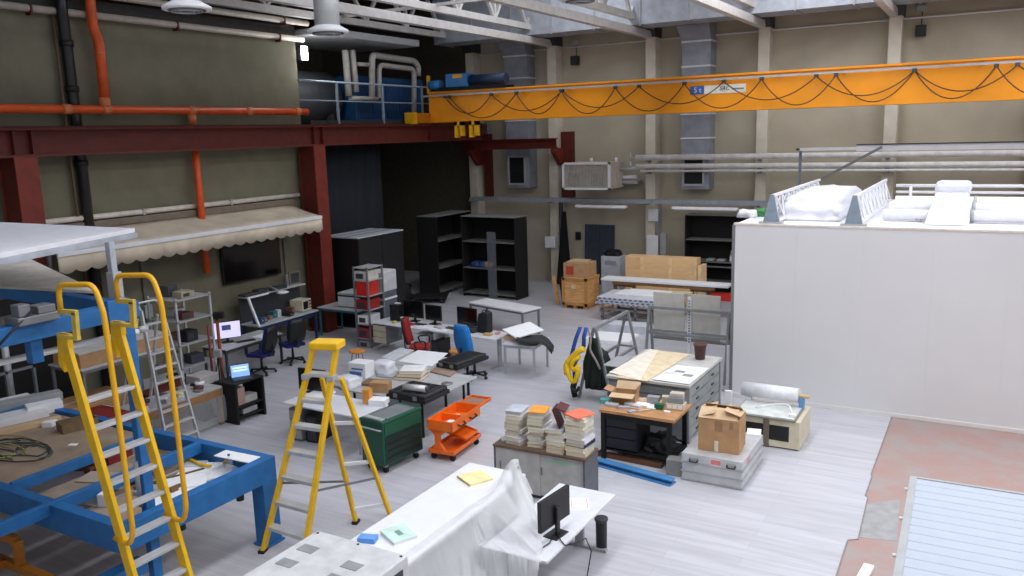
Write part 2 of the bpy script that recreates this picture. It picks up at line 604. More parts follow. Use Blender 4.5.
for z, x, wd in ((7.98, -16.5, 'lower of two white pipes along the top of the olive wall'), (8.38, -16.3, 'upper of two white pipes along the top of the olive wall')):
    t = thing('wall_top_pipe', wd, 'pipe', (x, 0, z), 0, 'wall top pipes')
    MB().tube([(0, -2, 0), (0, 17.5, 0)], 0.075, 12).build('pipe', mat('aged_white_pipe', (178, 168, 156)), t)
    b = MB()
    for y in (7, 10, 13.4, 16.6):
        b.box(-.1, 0.085, y - .02, y + .02, -0.13, 0.08)
    b.build('bracket', BEAMR, t)
t = thing('white_conduit', 'white pipe running along the olive wall just above the awning', 'pipe', (-16.5, 0, 3.82))
MB().tube([(0, 3, 0), (0, 16.9, 0)], 0.06, 12).build('pipe', mat('conduit_white', (214, 206, 196)), t)
b = MB()
for y in (9.5, 12, 14.5):
    b.box(-0.1, 0.07, y - .03, y + .03, -0.07, 0.07)
b.build('clip', LGREY, t)

# runway beam and its columns
t = thing('runway_beam', 'dark red steel runway beam along the olive wall carrying the crane', 'beam', (-16.0, 0, 5.13))
MB().box(-0.15, 0.15, 0, 25.72, 0.5, 0.55).build('flange', BEAMR, t)
MB().box(-0.15, 0.15, 0, 25.72, 0, 0.05).build('flange', BEAMR, t)
MB().box(-0.03, 0.03, 0, 25.72, 0.05, 0.5).build('web', BEAMR, t)
b = MB()
for y in (9.0, 9.35, 17.0, 17.35, 22.4):
    b.box(-0.14, 0.14, y - .012, y + .012, 0.05, 0.5)
b.build('stiffener', BEAMR, t)
MB().box(-0.03, 0.03, 0, 25.7, 0.55, 0.58).build('crane_rail', BEAMR, t)
for y, wd in ((9.17, 'standing behind the blue test rig at the left edge'), (17.15, 'standing beside the tall black cabinet')):
    t = thing('steel_column', 'red oxide steel column ' + wd, 'column', (-16.08, y, 0), 0, 'red steel columns')
    MB().box(-0.34, -0.31, -0.22, 0.22, 0, 5.13).box(0.2, 0.23, -0.22, 0.22, 0, 5.13).build('flange', REDST, t)
    MB().box(-0.31, 0.2, -0.02, 0.02, 0, 5.13).build('web', REDST, t)
    MB().box(-0.34, 0.2, -0.2, -0.185, 0, 5.13).build('cover_plate', BEAMR, t)
    MB().box(-0.4, 0.3, -0.3, 0.3, 0, 0.03).build('base_plate', REDST, t)
t = thing('cross_beam', 'short dark red steel beam across the far end of the runway beam', 'beam', (-14.9, 25.6, 4.77))
MB().box(-1.85, 1.95, -0.12, 0.12, 0.31, 0.35).box(-1.85, 1.95, -0.12, 0.12, 0, 0.04).build('flange', BEAMR, t)
MB().box(-1.85, 1.95, -0.02, 0.02, 0.04, 0.31).build('web', BEAMR, t)
for x, wd in ((-16.25, 'at the left under the runway beam end'), (-12.9, 'left of the boxed fan coil unit')):
    t = thing('corbel_plate', 'dark red steel bracket column ' + wd, 'bracket', (x, 26.05, 0), 0, 'steel bracket columns')
    MB().box(-0.02 if x < -15 else -0.2, 0.22, 0.2, 0.44, 3.05, 5.32).build('plate', BEAMR, t)
    xs = -0.2 if x < -15 else -0.2
    MB().prism([(xs, -0.6, 4.77), (xs, -0.6, 4.65), (xs, -0.1, 4.2), (xs, 0.2, 4.2), (xs, 0.2, 4.77)], (0.16, 0, 0)).build('corbel', REDST, t)

# wall screen
t = thing('wall_screen', 'black flat television mounted on the olive wall under the awning', 'television', (WX + 0.02, 15.05, 1.78))
MB().box(0.04, 0.1, -0.98, 0.98, 0, 0.95).build('casing', BLACK, t, 0.01)
MB().box(0.1, 0.105, -0.95, 0.95, 0.04, 0.92).build('screen', SCREEN, t)
MB().box(-0.02, 0.04, -0.3, 0.3, 0.3, 0.7).build('wall_mount', DGREY, t)

# awning
t = thing('awning', 'beige fabric awning with scalloped white edged valance along the olive wall', 'awning', (WX, 12.8, 0))
y0, y1 = -3.55, 3.75
FAB = mat('beige_awning_fabric', (206, 192, 172), 0.85, 0, 0.1, 1.5)
MB().grid([[(0.05 + s * 1.15, y0 + (y1 - y0) * k / 12, 3.6 - 0.3 * s - 0.03 * math.sin(PI * s)) for k in range(13)] for s in (0, .2, .4, .6, .8, 1)]).build('canopy', FAB, t, 0, 0.012)
top, bot = [], []
N = 22 * 8
for k in range(N + 1):
    y = y0 + (y1 - y0) * k / N
    bot.append((1.22, y, 2.93 - 0.065 * abs(math.sin(PI * 22 * k / N)) + 0.02))
    top.append((1.21, y, 3.28))
MB().grid([top, bot]).build('valance', FAB, t, 0, 0.008)
MB().bar((1.21, y0, 3.27), (1.21, y1, 3.27), 0.05, 0.09).build('front_rail', WHITE, t, 0.01)
MB().box(-0.0, 0.16, y0 - .1, y1 + .1, 3.58, 3.74).build('cassette', mat('awning_box', (120, 108, 96)), t, 0.02)
for y in (y0 + .4, y1 - .4):
    MB().tube([(0.08, y, 3.5), (0.6, y + (.5 if y < 0 else -.5), 3.38), (1.18, y, 3.26)], 0.025, 8).build('arm', LGREY, t)
t = thing('awning_motor_pole', 'short dark pole end hanging at the near end of the awning', 'pole', (-15.5, 9.15, 2.6))
MB().tube([(0, 0, 0), (0, 0.0, 0.8)], 0.05, 10).build('pole', DGREY, t)
MB().tube([(0, 0, 0), (0, 0, 0.25)], 0.07, 10).build('sleeve', LGREY, t)
# darker wall strips under the awning: cable ducts
for y, wd in ((11.9, 'nearest the aluminium shelf'), (16.3, 'beside the television')):
    t = thing('cable_duct', 'thin grey vertical cable duct on the olive wall ' + wd, 'cable duct', (WX, y, 0), 0, 'cable ducts')
    MB().box(0, 0.06, -0.06, 0.06, 0.0, 3.5).build('cover', mat('olive_grey_duct', (112, 108, 96)), t)
    MB().box(0, 0.09, -0.1, 0.1, 1.4, 1.7).build('junction_box', LGREY, t, 0.01)

# ------------------------------------------------------------------ mezzanine
t = thing('mezzanine_railing', 'pale blue grey steel railing along the mezzanine edge', 'railing', (-16.3, 17.35, 5.68))
PB = mat('pale_blue_grey_paint', (150, 164, 176), 0.5)
MB().tube([(0, -0.35, 1.2), (0, 8.6, 1.2)], 0.03, 10).build('top_rail', PB, t)
MB().tube([(0, -0.35, 0.68), (0, 8.6, 0.68)], 0.02, 8).build('middle_rail', PB, t)
MB().box(-0.01, 0.01, 0, 8.6, 0.0, 0.14).build('toe_board', DGREY, t)
for y in (1.15, 3.2, 5.25, 7.3, 8.55):
    MB().box(-0.025, 0.025, y - .035, y + .035, 0, 1.2).build('post', PB, t)
t = thing('storage_tank', 'large dark grey cylindrical tank behind the mezzanine railing', 'tank', (-18.4, 19.0, 6.55))
MB().tube([(0, -1.35, 0), (0, -1.2, 0), (0, 1.2, 0), (0, 1.35, 0)], [0.6, 0.82, 0.82, 0.6], 28).build('shell', mat('dark_grey_tank', (66, 70, 74), 0.45), t)
MB().box(-0.7, 0.7, -0.9, -0.75, -0.87, -0.5).box(-0.7, 0.7, 0.75, 0.9, -0.87, -0.5).build('saddle', DGREY, t)
t = thing('blue_chiller', 'blue boxed machine with dark panels behind the mezzanine railing', 'machine', (-18.2, 22.3, 5.68))
BM = mat('machine_blue', (30, 74, 118), 0.45)
MB().box(-0.8, 0.8, -1.7, 1.9, 0.12, 1.55).build('cabinet', BM, t, 0.02)
MB().box(-0.85, 0.85, -1.75, 1.95, 0, 0.12).build('plinth', DGREY, t)
for k in range(5):
    MB().box(0.8, 0.83, -1.6 + k * .7, -1.0 + k * .7, 0.25, 1.4).build('panel', mat('machine_dark_blue', (26, 66, 110)), t, 0.008)
MB().tube([(0.2, -1.2, 1.55), (0.2, -1.2, 2.0)], 0.2, 12).build('stack', BM, t)
t = thing('insulated_pipe_loop', 'white insulated pipe loops rising above the blue mezzanine machine', 'pipe', (-17.0, 0, 0))
PW = mat('insulation_white', (176, 172, 166), 0.6)


def onm(px, py):
    v = atx(px, py, -17.0)
    return (0, v.y, v.z)


for path, r in (([(372, 100), (372, 60), (373, 55), (414, 61), (418, 66), (418, 76)], .1), ([(379, 98), (379, 65), (412, 69), (414, 73), (414, 121)], .085),
                ([(349, 96), (345, 50)], .1), ([(356, 92), (352, 50)], .1), ([(350, 98), (377, 99)], .07), ([(356, 64), (372, 65)], .06)):
    MB().tube(rounded([onm(*p) for p in path], .22), r, 12).build('pipe', PW, t)
t = thing('mezzanine_lamp', 'bright white bulkhead lamp at the top corner where the olive wall ends', 'lamp', (-16.55, 17.45, 7.62))
MB().box(-0.09, 0.09, -0.05, 0.05, -0.2, 0.2).build('body', DGREY, t, 0.01)
MB().boxr((0.12, -0.0, 0), (0.06, 0.2, 0.36)).build('lens', emit_mat('lamp_lens', (250, 252, 255), 18), t, 0.01)
# the dark curtain under the mezzanine
rows = []
for z in (0.05, 2.6, 5.1):
    rows.append([(0.05 * math.sin(k * 1.3), k * 0.12, z) for k in range(30)])
t = put(MB().grid(rows).build('curtain', mat('dark_navy_curtain', (24, 30, 38), 0.9), None, 0, 0.01), (-16.95, 17.6, 0.0))
tag(t, 'dark navy curtain hanging under the mezzanine behind the tall black cabinet', 'curtain')
# roof plate over the mezzanine
t = thing('duct_platform', 'flat white duct housing hanging over the mezzanine at the wall end', 'duct', (-17.6, 21, 7.95))
MB().box(-1.6, 1.3, -3.0, 1.6, 0.2, 0.4).build('housing', LGREY, t, 0.02)
MB().box(-1.2, 1.2, -3.06, -3.0, 0.24, 0.36).build('grille', GREYM, t)
for y in (-2.5, 1.0):
    MB().tube([(0, y, 0.4), (0, y, 2.65)], 0.02, 6).build('hanger_rod', DGREY, t)

# ------------------------------------------------------------------ overhead crane
GY, GZ0, GZ1 = 22.6, 5.73, 6.66
t = thing('overhead_crane', 'long orange overhead travelling crane girder with festoon cables', 'crane', (-16.0, GY, 0))
MB().box(0.1, 24, -0.2, 0.25, GZ0, GZ1).build('girder', CRANE, t, 0.01)
MB().box(0.1, 24, -0.26, 0.31, GZ1 - 0.02, GZ1 + 0.03).build('top_plate', CRANE, t)
MB().box(-0.16, 0.16, -1.05, 1.5, GZ0 - 0.02, GZ0 + 0.3).build('end_truck', mat('crane_end_truck', (196, 118, 14)), t, 0.015)
MB().box(-0.2, 0.2, -1.12, -1.0, GZ0 - 0.04, GZ0 + 0.32).build('buffer_plate', YELD, t)
for y in (-0.8, 1.1):
    MB().tube([(-0.08, y, GZ0), (0.08, y, GZ0)], 0.05, 16).build('wheel', DGREY, t)
b = MB()
for x in (1.05, 1.6):
    b.box(x, x + 0.1, -0.2, 0.0, GZ0 - 0.5, GZ0).box(x, x + 0.28, -0.2, 0.0, GZ0 - 0.12, GZ0).box(x + 0.2, x + .28, -0.2, 0, GZ0 - .45, GZ0)
b.build('hook_bracket', YELD, t)
MB().bar((0, -0.34, GZ1 - 0.1), (24, -0.34, GZ1 - 0.1), 0.05, 0.05).build('festoon_rail', LGREY, t)
b = MB()
for k in range(16):
    b.box(0.6 + k * 1.5, 0.66 + k * 1.5, -0.36, -0.2, GZ1 - 0.1, GZ1 - 0.06)
b.build('rail_bracket', GREYM, t)
A = [atx_ for atx_ in (aty(px, 85, GY - .36).x + 16 for px in (445, 491, 562, 639, 724, 816, 914, 1016))] + [18.8, 21.2]
Bf = [v for v in (aty(px, 85, GY - .36).x + 16 for px in (450, 517, 562, 616, 685, 762, 836, 914, 995))] + [17.6, 20]
cable = mat('cable_brown', (64, 42, 30), 0.6)
for lst, sag, yo in ((A, 0.52, -0.37), (Bf, 0.68, -0.42)):
    for a, c in zip(lst, lst[1:]):
        sg = min(sag, (c - a) * .42)
        MB().tube([(a + (c - a) * k / 14, yo, GZ1 - 0.17 - sg * (1 - (2 * k / 14 - 1) ** 2)) for k in range(15)], 0.016, 6).build('festoon_cable', cable, t)
    for a in lst:
        MB().box(a - .05, a + .05, yo - .03, yo + .06, GZ1 - 0.2, GZ1 - 0.12).build('cable_trolley', DGREY, t)
hb = mat('hoist_blue', (46, 122, 190), 0.4)
MB().box(0.8, 1.6, -0.25, 0.25, GZ1 + 0.12, GZ1 + 0.55).build('hoist_body', hb, t, 0.03)
MB().tube([(1.6, 0, GZ1 + 0.32), (2.9, 0, GZ1 + 0.32)], 0.17, 16).build('hoist_drum', mat('hoist_dark_blue', (22, 44, 74)), t)
MB().box(0.6, 3.0, -0.3, -0.24, GZ1 + 0.03, GZ1 + 0.14).box(0.6, 3.0, 0.24, 0.3, GZ1 + 0.03, GZ1 + 0.14).build('hoist_frame', NAVY, t)
MB().box(1.1, 1.45, -0.27, -0.25, GZ1 + 0.4, GZ1 + 0.52).build('hoist_plate', YEL, t)
MB().tube([(0.1, -0.1, GZ1 + .25), (0.55, -0.1, GZ1 + .25)], 0.14, 14).build('drive_motor', hb, t)
MB().box(0.02, 0.1, -0.15, -0.07, GZ1, GZ1 + 0.55).build('mast', YELD, t)
sx0 = aty(690.5, 88, GY - .2).x + 16
sx1 = aty(746, 88, GY - .2).x + 16
sg = MB().box(sx0, sx1, -0.213, -0.2, 6.2, 6.42).build('sign', mat('sign_white', (232, 226, 214)), t)
MB().box(sx0, sx0 + .38, -0.217, -0.213, 6.2, 6.42).build('sign_field', mat('sign_blue', (58, 100, 170)), sg)
text_mesh('5 t', 0.19, (sx0 + .2, -0.218, 6.31), (PI / 2, 0, 0), PAPER, sg)
text_mesh('SAC', 0.15, (sx0 + .92, -0.215, 6.32), (PI / 2, 0, 0), BLACK, sg, shear=0.3)
MB().box(sx0 + 1.12, sx1 - .05, -0.216, -0.213, 6.28, 6.32).build('sign_stripe', GREYM, sg)

# ------------------------------------------------------------------ back wall fittings
t = thing('wall_conduit', 'thin white cable conduit high along the back wall', 'conduit', (0, 26.42, 8.14))
MB().tube([(-17, 0, 0), (6, 0, 0)], 0.025, 8).build('pipe', WHITE, t)
for px, py, wd in ((575, 60, 'left, above the crane hoist side'), (921, 30, 'right, above the crane')):
    p = aty(px, py, 26.35)
    t = thing('wall_speaker', 'small black loudspeaker box high on the back wall, ' + wd, 'speaker', (p.x, 26.5, p.z), 0, 'wall loudspeakers')
    MB().box(-0.13, 0.13, -0.26, -0.04, -0.17, 0.13).build('body', BLACK, t, 0.015)
    MB().box(-0.05, 0.05, -0.04, 0, -0.06, 0.06).build('bracket', GREYM, t)
    MB().box(-0.14, 0.1, -0.12, 0, 0.5, 0.66).build('junction_box', LGREY, t, 0.01)
    MB().tube([(0, -0.04, 0.1), (0, -0.04, 0.55)], 0.012, 6).build('lead', DGREY, t)
t = thing('cable_tray', 'long grey cable tray with side rails across the back wall', 'cable tray', (0, 25.5, 3.02))
MB().box(-16.4, -4.3, -0.12, 0.12, -0.05, -0.03).build('bed', GREYM, t)
MB().box(-16.4, -4.3, -0.14, -0.12, -0.06, 0.07).box(-16.4, -4.3, 0.12, 0.14, -0.06, 0.07).build('side_rail', mat('tray_grey', (150, 156, 164), 0.5, 0.2), t)
for x in colx[:4]:
    MB().box(x - .03, x + .03, 0.14, 0.5, -0.12, -0.06).build('bracket', GREYM, t)
for z, r, wd in ((4.42, 0.09, 'uppermost of the three'), (4.14, 0.08, 'middle one of the three'), (3.99, 0.04, 'thin lowest one of the three')):
    t = thing('insulated_pipe', 'white insulated pipe along the back wall, ' + wd, 'pipe', (0, 25.7, z), 0, 'back wall pipes')
    MB().tube([(-10.1 if r > .05 else -9.95, 0, 0), (6, 0, 0)], r, 14).build('pipe', mat('pipe_jacket', (236, 232, 230), 0.45), t)
    b = MB()
    for x in (-9.73, -6.17, -2.6, 0.96):
        b.box(x - .04, x + .04, -0.02, 0.298, -r - .06, -r)
    b.build('bracket', GREYM, t)
    if r > .05:
        MB().tube([(-10.1, 0, 0), (-10.1, 0, -.001), (-10.3, 0.0, 0.0), (-10.3, 0.0, 0.16)], 0.03, 8).build('valve', LGREY, t)
t = thing('fan_coil_unit', 'white boxed fan coil unit hanging on the back wall', 'ventilation unit', (-11.5, 25.2, 3.45))
MB().box(-0.82, 0.82, -0.35, 0.85, 0, 0.85).build('casing', mat('fan_coil_casing', (198, 186, 172)), t, 0.01)
b = MB()
b.box(-0.86, -0.78, -0.4, -0.34, -0.02, 0.87).box(0.78, 0.86, -0.4, -0.34, -0.02, 0.87).box(-0.86, 0.86, -0.4, -0.34, -0.02, 0.05).box(-0.86, 0.86, -0.4, -0.34, 0.8, 0.87).build('front_frame', WHITE, t)
gp = MB()
for k in range(30):
    gp.box(-0.78 + k * .053, -0.755 + k * .053, -0.385, -0.36, 0.05, 0.8)
gp.build('grille', mat('grille_grey', (176, 170, 162)), t)
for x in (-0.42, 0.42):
    MB().box(x - .24, x + .2, -0.356, -0.35, 0.1, 0.52).build('fan_opening', mat('fan_patch_grey', (150, 146, 142)), t)  # flat grey patches for the darker areas behind the grille
MB().tube([(0.84, 0.5, 0.6), (1.2, 0.5, 0.6), (1.5, 0.5, 0.66)], 0.05, 10).build('hose', LGREY, t)
for x in (-0.2, 0.7):
    MB().tube([(x, 0.5, 0.85), (x, 0.5, 0.98)], 0.05, 10).build('vent_stub', WHITE, t)
t = thing('wall_split_unit', 'small pale pipe bracket box right of the fan coil unit', 'box', (-10.5, 26.1, 3.55))
MB().box(-0.42, 0.35, -0.2, 0.35, 0.0, 0.12).build('tray', LGREY, t, 0.02)
MB().tube([(-0.4, -0.1, 0.2), (0.3, -0.1, 0.24)], 0.06, 10).build('pipe', WHITE, t)
for (x0, x1), wd in (((-12.0, -10.2), 'left one, above the dark blue panels'), ((-8.65, -6.6), 'right one, above the black shelf')):
    t = thing('tube_lamp', 'white fluorescent tube lamp hanging at the back wall, ' + wd, 'lamp', ((x0 + x1) / 2, 25.1, 2.84), 0, 'tube lamps')
    h = (x1 - x0) / 2
    MB().prism([(-h, -0.1, 0), (-h, 0.1, 0), (-h, 0.05, 0.07), (-h, -0.05, 0.07)], (2 * h, 0, 0)).build('housing', WHITE, t)
    MB().tube([(-h + .05, 0, -0.02), (h - .05, 0, -0.02)], 0.02, 8).build('tube', PAPER, t)
    MB().tube([(-h + .3, 0, 0.07), (-h + .3, 0.3, 0.13)], 0.008, 6).tube([(h - .3, 0, 0.07), (h - .3, 0.3, 0.13)], 0.008, 6).build('hanger', GREYM, t)
for px, py, wx, wz, wd, m_ in ((654, 215, .17, .2, 'square white electrical box, topmost on the concrete column', WHITE), (653, 246, .2, .36, 'tall white electrical box lowest on the concrete column', WHITE),
                               (551, 242, .2, .2, 'small white switch box on the column behind the crates', WHITE), (564, 240, .2, .3, 'grey white box beside the column behind the crates', LGREY),
                               (664, 244, .1, .36, 'narrow grey box right of the tall white electrical box', LGREY)):
    p = aty(px, py, 25.95)
    t = thing('electrical_box', wd, 'electrical box', (p.x, 25.99, p.z))
    MB().box(-wx, wx, -0.13, 0, -wz, wz).build('casing', m_, t, 0.012)
    MB().box(-wx * .85, wx * .85, -0.14, -0.13, -wz * .88, wz * .88).build('cover', m_, t, 0.004)
t = thing('cable_riser', 'bundle of dark cables running down the right side of the concrete column', 'cables', (-9.42, 25.9, 0))
for k in range(3):
    MB().tube([(k * .05, 0, 0.02), (k * .05, 0, 3.0)], 0.018, 8).build('cable', GREYM, t)
t = thing('cable_riser', 'bundle of dark cables on the column behind the cardboard box and crate', 'cables', (-13.0, 25.85, 0))
for k in range(3):
    MB().tube([(k * .06, 0, 0.02), (k * .06, 0, 3.0)], 0.025, 8).build('cable', DGREY, t)
for k, (x, z) in enumerate(((-12.02, 2.1), (-11.46, 2.12))):
    o = MB().boxr((0, 0, 1.06), (0.55, 0.05, 2.1), 0, -0.05).build('door_panel', mat('slate_blue_panel', (52, 60, 74), 0.7), None, 0.006)
    tag(put(o, (x, 26.38, 0.0)), 'dark slate blue panel leaning on the back wall, %s one of the pair' % ('left', 'right')[k], 'panel', 'leaning dark panels')
o = MB().prism([(-0.35, 0, 0.05), (0.25, 0, 0.05), (0.0, 0.12, 2.6), (-0.15, 0.12, 2.6)], (0, 0.05, 0)).build('folded_parasol', BLACK, None, 0.01)
tag(put(o, (-12.75, 25.7, 0)), 'tall narrow black folded sheet leaning beside the column behind the crates', 'sheet')
p = aty(578, 236, 26.45)
tag(put(MB().box(-0.1, 0.1, -0.06, 0, -0.14, 0.14).build('wall_box', BLACK, None, 0.01), (p.x, 26.5, p.z)), 'small black box on the back wall left of the dark blue panels', 'box')

# ------------------------------------------------------------------ white clean room
t = thing('clean_room', 'large white sandwich panel room with vertical panel joints', 'room cabin', (-4.25, 16.0, 0))
b = MB()
pw = 1.15
for k in range(9):
    b.box(k * pw + .0006, (k + 1) * pw - .0006, 0, 0.1, 0.06, 3.45)
b.build('front_panel', WPANEL, t)
MB().box(0.02, 10.3, 0.02, 0.08, 0.06, 3.4).build('panel_core', WPANEL, t)
MB().box(0.0, 0.1, 0.1, 6, 0.06, 3.36).build('side_panel', WPANEL, t)
MB().box(0.02, 10.4, 0.11, 6, 3.36, 3.475).build('roof_panel', WHITE, t)
MB().box(-0.03, 10.4, -0.012, 0.12, 3.445, 3.48).build('roof_trim', mat('tan_trim', (226, 214, 204)), t)
MB().box(-0.02, 10.4, -0.02, 0.12, 0, 0.07).build('base_trim', mat('pale_trim', (222, 218, 215), .5, 0, .01), t)
MB().box(-0.06, -0.0, -0.0, 0.06, 0, 3.44).build('corner_post', GREYM, t)
RZ = 3.48
for px, wd in ((772, 'left of the pair'), (858, 'right of the pair')):
    p = at(px - (13 if px < 800 else 9), 229, RZ)
    t = thing('lattice_cage', 'white lattice girder on the white room roof, ' + wd, 'girder', (p.x, 16.1, RZ), 0, 'roof lattice girders')
    MB().prism([(-0.16, 0, 0), (0.16, 0, 0), (0.035, 0, 0.55), (-0.035, 0, 0.55)], (0, 0.05, 0)).build('end_plate', mat('blue_grey_plate', (138, 152, 166)), t, 0.005)
    MB().box(-0.22, 0.22, -0.06, 0.1, 0, 0.03).build('foot', LGREY, t)
    L = 5.0
    for xx, zz in ((0, 0.52), (-0.12, 0.06), (0.12, 0.06)):
        MB().bar((xx, 0.05, zz), (xx, L, zz), 0.05, 0.05).build('chord', WHITE, t)
    n = 9
    for sgn in (-1, 1):
        b = MB()
        for k in range(n):
            a, m_, c = .05 + (L - .1) * k / n, .05 + (L - .1) * (k + .5) / n, .05 + (L - .1) * (k + 1) / n
            b.bar((sgn * .12, a, 0.06), (0, m_, 0.52), 0.028, 0.028).bar((0, m_, 0.52), (sgn * .12, c, 0.06), 0.028, 0.028)
        b.build('lacing', WHITE, t)


def lump(name, label, cat, c, size, m, seed, sub=4, amp=0.12):
    rnd = random.Random(seed)
    bm = bmesh.new()
    bmesh.ops.create_cube(bm, size=1)
    bmesh.ops.subdivide_edges(bm, edges=bm.edges[:], cuts=sub, use_grid_fill=True)
    for v in bm.verts:
        f = Vector((v.co.x, v.co.y, v.co.z))
        k = 1 - 0.22 * max(0, f.z) - 0.15 * (f.x ** 2 + f.y ** 2) * (1 if f.z > -.3 else 0)
        v.co = Vector((f.x * size[0] * k, f.y * size[1] * k, (f.z + .5) * size[2] * (1 - .18 * (f.x ** 2 + f.y ** 2) * 2)))
        if f.z > -.45:
            v.co += Vector((rnd.uniform(-1, 1), rnd.uniform(-1, 1), rnd.uniform(-.8, .5))) * amp * min(size) * .6
            v.co.z = max(v.co.z, 0.01)
    for f in bm.faces:
        f.smooth = True
    me = bpy.data.meshes.new(name)
    bm.to_mesh(me)
    bm.free()
    me.materials.append(m)
    o = bpy.data.objects.new(name, me)
    COL.objects.link(o)
    o.location = c
    return tag(o, label, cat)


BAG = mat('white_wrapping', (226, 226, 234), 0.4, 0, 0.04, 6, 0.3)
lump('wrapped_machine', 'big lump wrapped in white plastic between the two roof lattice girders', 'wrapped load', (-3.05, 18.6, RZ), (1.15, 3.8, 0.5), BAG, 3, 7, 0.14)
p = at(945, 228, RZ)
t = thing('wrapped_duct', 'white wrapped duct elbow standing on the white room roof at the right', 'duct', (p.x, 16.5, RZ))
MB().prism([(-0.36, 0, 0), (0.36, 0, 0), (0.3, 0.9, 0.62), (-0.22, 0.9, 0.62)], (0, 0.5, 0.0)).build('hood', BAG, t, 0.05)
MB().box(-0.26, 0.34, 0.75, 1.4, 0.5, 0.72).build('cap', BAG, t, 0.08)
for (y, r, z), wd in zip(((17.1, 0.1, 0.13), (18.1, 0.13, 0.16), (19.3, 0.14, 0.17)), ('nearest the front edge', 'middle one', 'farthest back')):
    t = thing('roof_pipe', 'white round duct lying along the white room roof at the right, ' + wd, 'duct', (0, y, RZ + z - 0.01), 0, 'ducts on the white room roof')
    MB().tube([(-1.75, 0, 0), (-1.7, 0, 0), (6, 0, 0)], r, 18).build('pipe', WHITE, t)
    b = MB()
    for x in (-0.3, 1.2, 2.7, 4.2):
        b.tube([(x, 0, 0), (x + .06, 0, 0)], r + .015, 18)
    b.box(-1.2, -1.1, -r * .8, r * .8, -z + .012, 0).box(3.0, 3.1, -r * .8, r * .8, -z + .012, 0)
    b.build('collar', LGREY, t)
t = thing('roof_guard_rail', 'white double guard rail at the back of the white room roof', 'railing', (0, 20.4, RZ))
MB().tube([(-1.85, 0, 0.44), (6, 0, 0.44)], 0.035, 10).build('top_rail', WHITE, t)
MB().tube([(-1.85, 0, 0.3), (6, 0, 0.3)], 0.03, 10).build('middle_rail', WHITE, t)
for x in (-1.55, 3.4, 5.9):
    MB().tube([(x, 0, 0), (x, 0, 0.44)], 0.035, 10).build('post', WHITE, t)
t = thing('hanging_profile', 'long grey aluminium profile crossing in front of the back wall pipes at the right', 'profile', (0, 24.8, 4.62))
a0, a1 = aty(800, 151, 24.8), aty(1024, 142.5, 24.8)
MB().box(a0.x, a0.x + 1.6, -0.06, 0.06, -0.03, 0.05).build('lamp_tube', WHITE, t)
MB().box(a0.x + 1.5, 6, -0.08, 0.08, -0.06, 0.1).build('profile', WHITE, t)
MB().box(a0.x + 1.5, 6, -0.1, 0.1, 0.1, 0.13).build('cap_strip', DGREY, t)
MB().box(a0.x - .1, a0.x + .05, -0.04, 0.04, -0.02, 0.04).build('end_cap', DGREY, t)
p0, p1 = aty(797, 192, 24.6), aty(882, 147, 24.6)
tag(MB().bar(p0, p1, 0.07, 0.07).build('diagonal_brace', GREYM), 'grey diagonal brace bar rising in front of the back wall pipes', 'brace')
p = aty(800, 160, 24.9)
tag(MB().box(p.x - .035, p.x + .035, 24.9, 24.97, 0, 4.6).build('drop_post', mat('blue_grey_post', (120, 132, 146))), 'blue grey hanging post under the left end of the long profile', 'post')
p = at(752, 219, RZ)
for k, (dx, dy, c, wd) in enumerate(((0, 0.05, (60, 130, 70), 'green'), (-0.18, -0.0, (232, 232, 236), 'white'))):
    lump('crumpled_sheet', '%s crumpled sheet on the left corner of the white room roof' % wd, 'sheet', (p.x + dx, p.y + .35 + dy * 6, RZ), (0.36, 0.3, 0.16), mat('sheet_%s' % wd, c), 5 + k, 3, 0.3)

# ------------------------------------------------------------------ ribbed cabin roof, bottom right
ca, cb, cc = at(910, 477, 2.0), at(1024, 492, 2.0), at(893, 576, 2.0)
u = (ca - cc).normalized()
rz = math.atan2(u.y, u.x) - PI / 2
t = thing('cabin', 'small cabin with white ribbed sheet roof on the red floor at the lower right', 'cabin', (ca.x, ca.y, -0.004), rz)
b = MB()
W, D = 2.0, 4.2
prof = []
k = 0
yy = 0.0
pts = []
while yy < D - .01:
    pts += [(yy, 0.0), (yy + .11, 0.0), (yy + .122, 0.006), (yy + .142, 0.006), (yy + .15, 0.0)]
    yy += .15
b.grid([[(0.06, -a, 2.0 + z) for a, z in pts], [(W, -a, 2.0 + z) for a, z in pts]])
o = b.build('roof_sheet', mat('ribbed_white_sheet', (172, 179, 192), 0.6, 0, 0.01), t, 0, 0.004)
for pg in o.data.polygons:
    pg.use_smooth = False
MB().box(-0.0, 0.06, -D, 0.02, 1.93, 2.012).box(0.06, W, -0.01, 0.02, 1.93, 2.012).build('edge_trim', LGREY, t)
MB().box(0.03, 0.08, -D, -0.02, 0, 1.95).box(0.03, W, -0.06, -0.02, 0, 1.95).build('wall_sheet', WHITE, t)
for y in (-0.25, -0.9, -1.6):
    MB().tube([(-0.0, y, 1.98), (-0.03, y, 1.98)], 0.016, 8).build('bolt', PAPER, t)
# ------------------------------------------------------------------ blue test rig at the left
t = thing('test_rig', 'large blue steel test frame with wooden bed, upper deck and white canopy at the left', 'steel frame', (-8.0, 5.1, 0))


def rig(x0, x1, y0, y1, z0, z1, name, m=BLUEF, bev=0.008):
    return MB().box(x0 + 8.0, x1 + 8.0, y0 - 5.1, y1 - 5.1, z0, z1).build(name, m, t, bev)


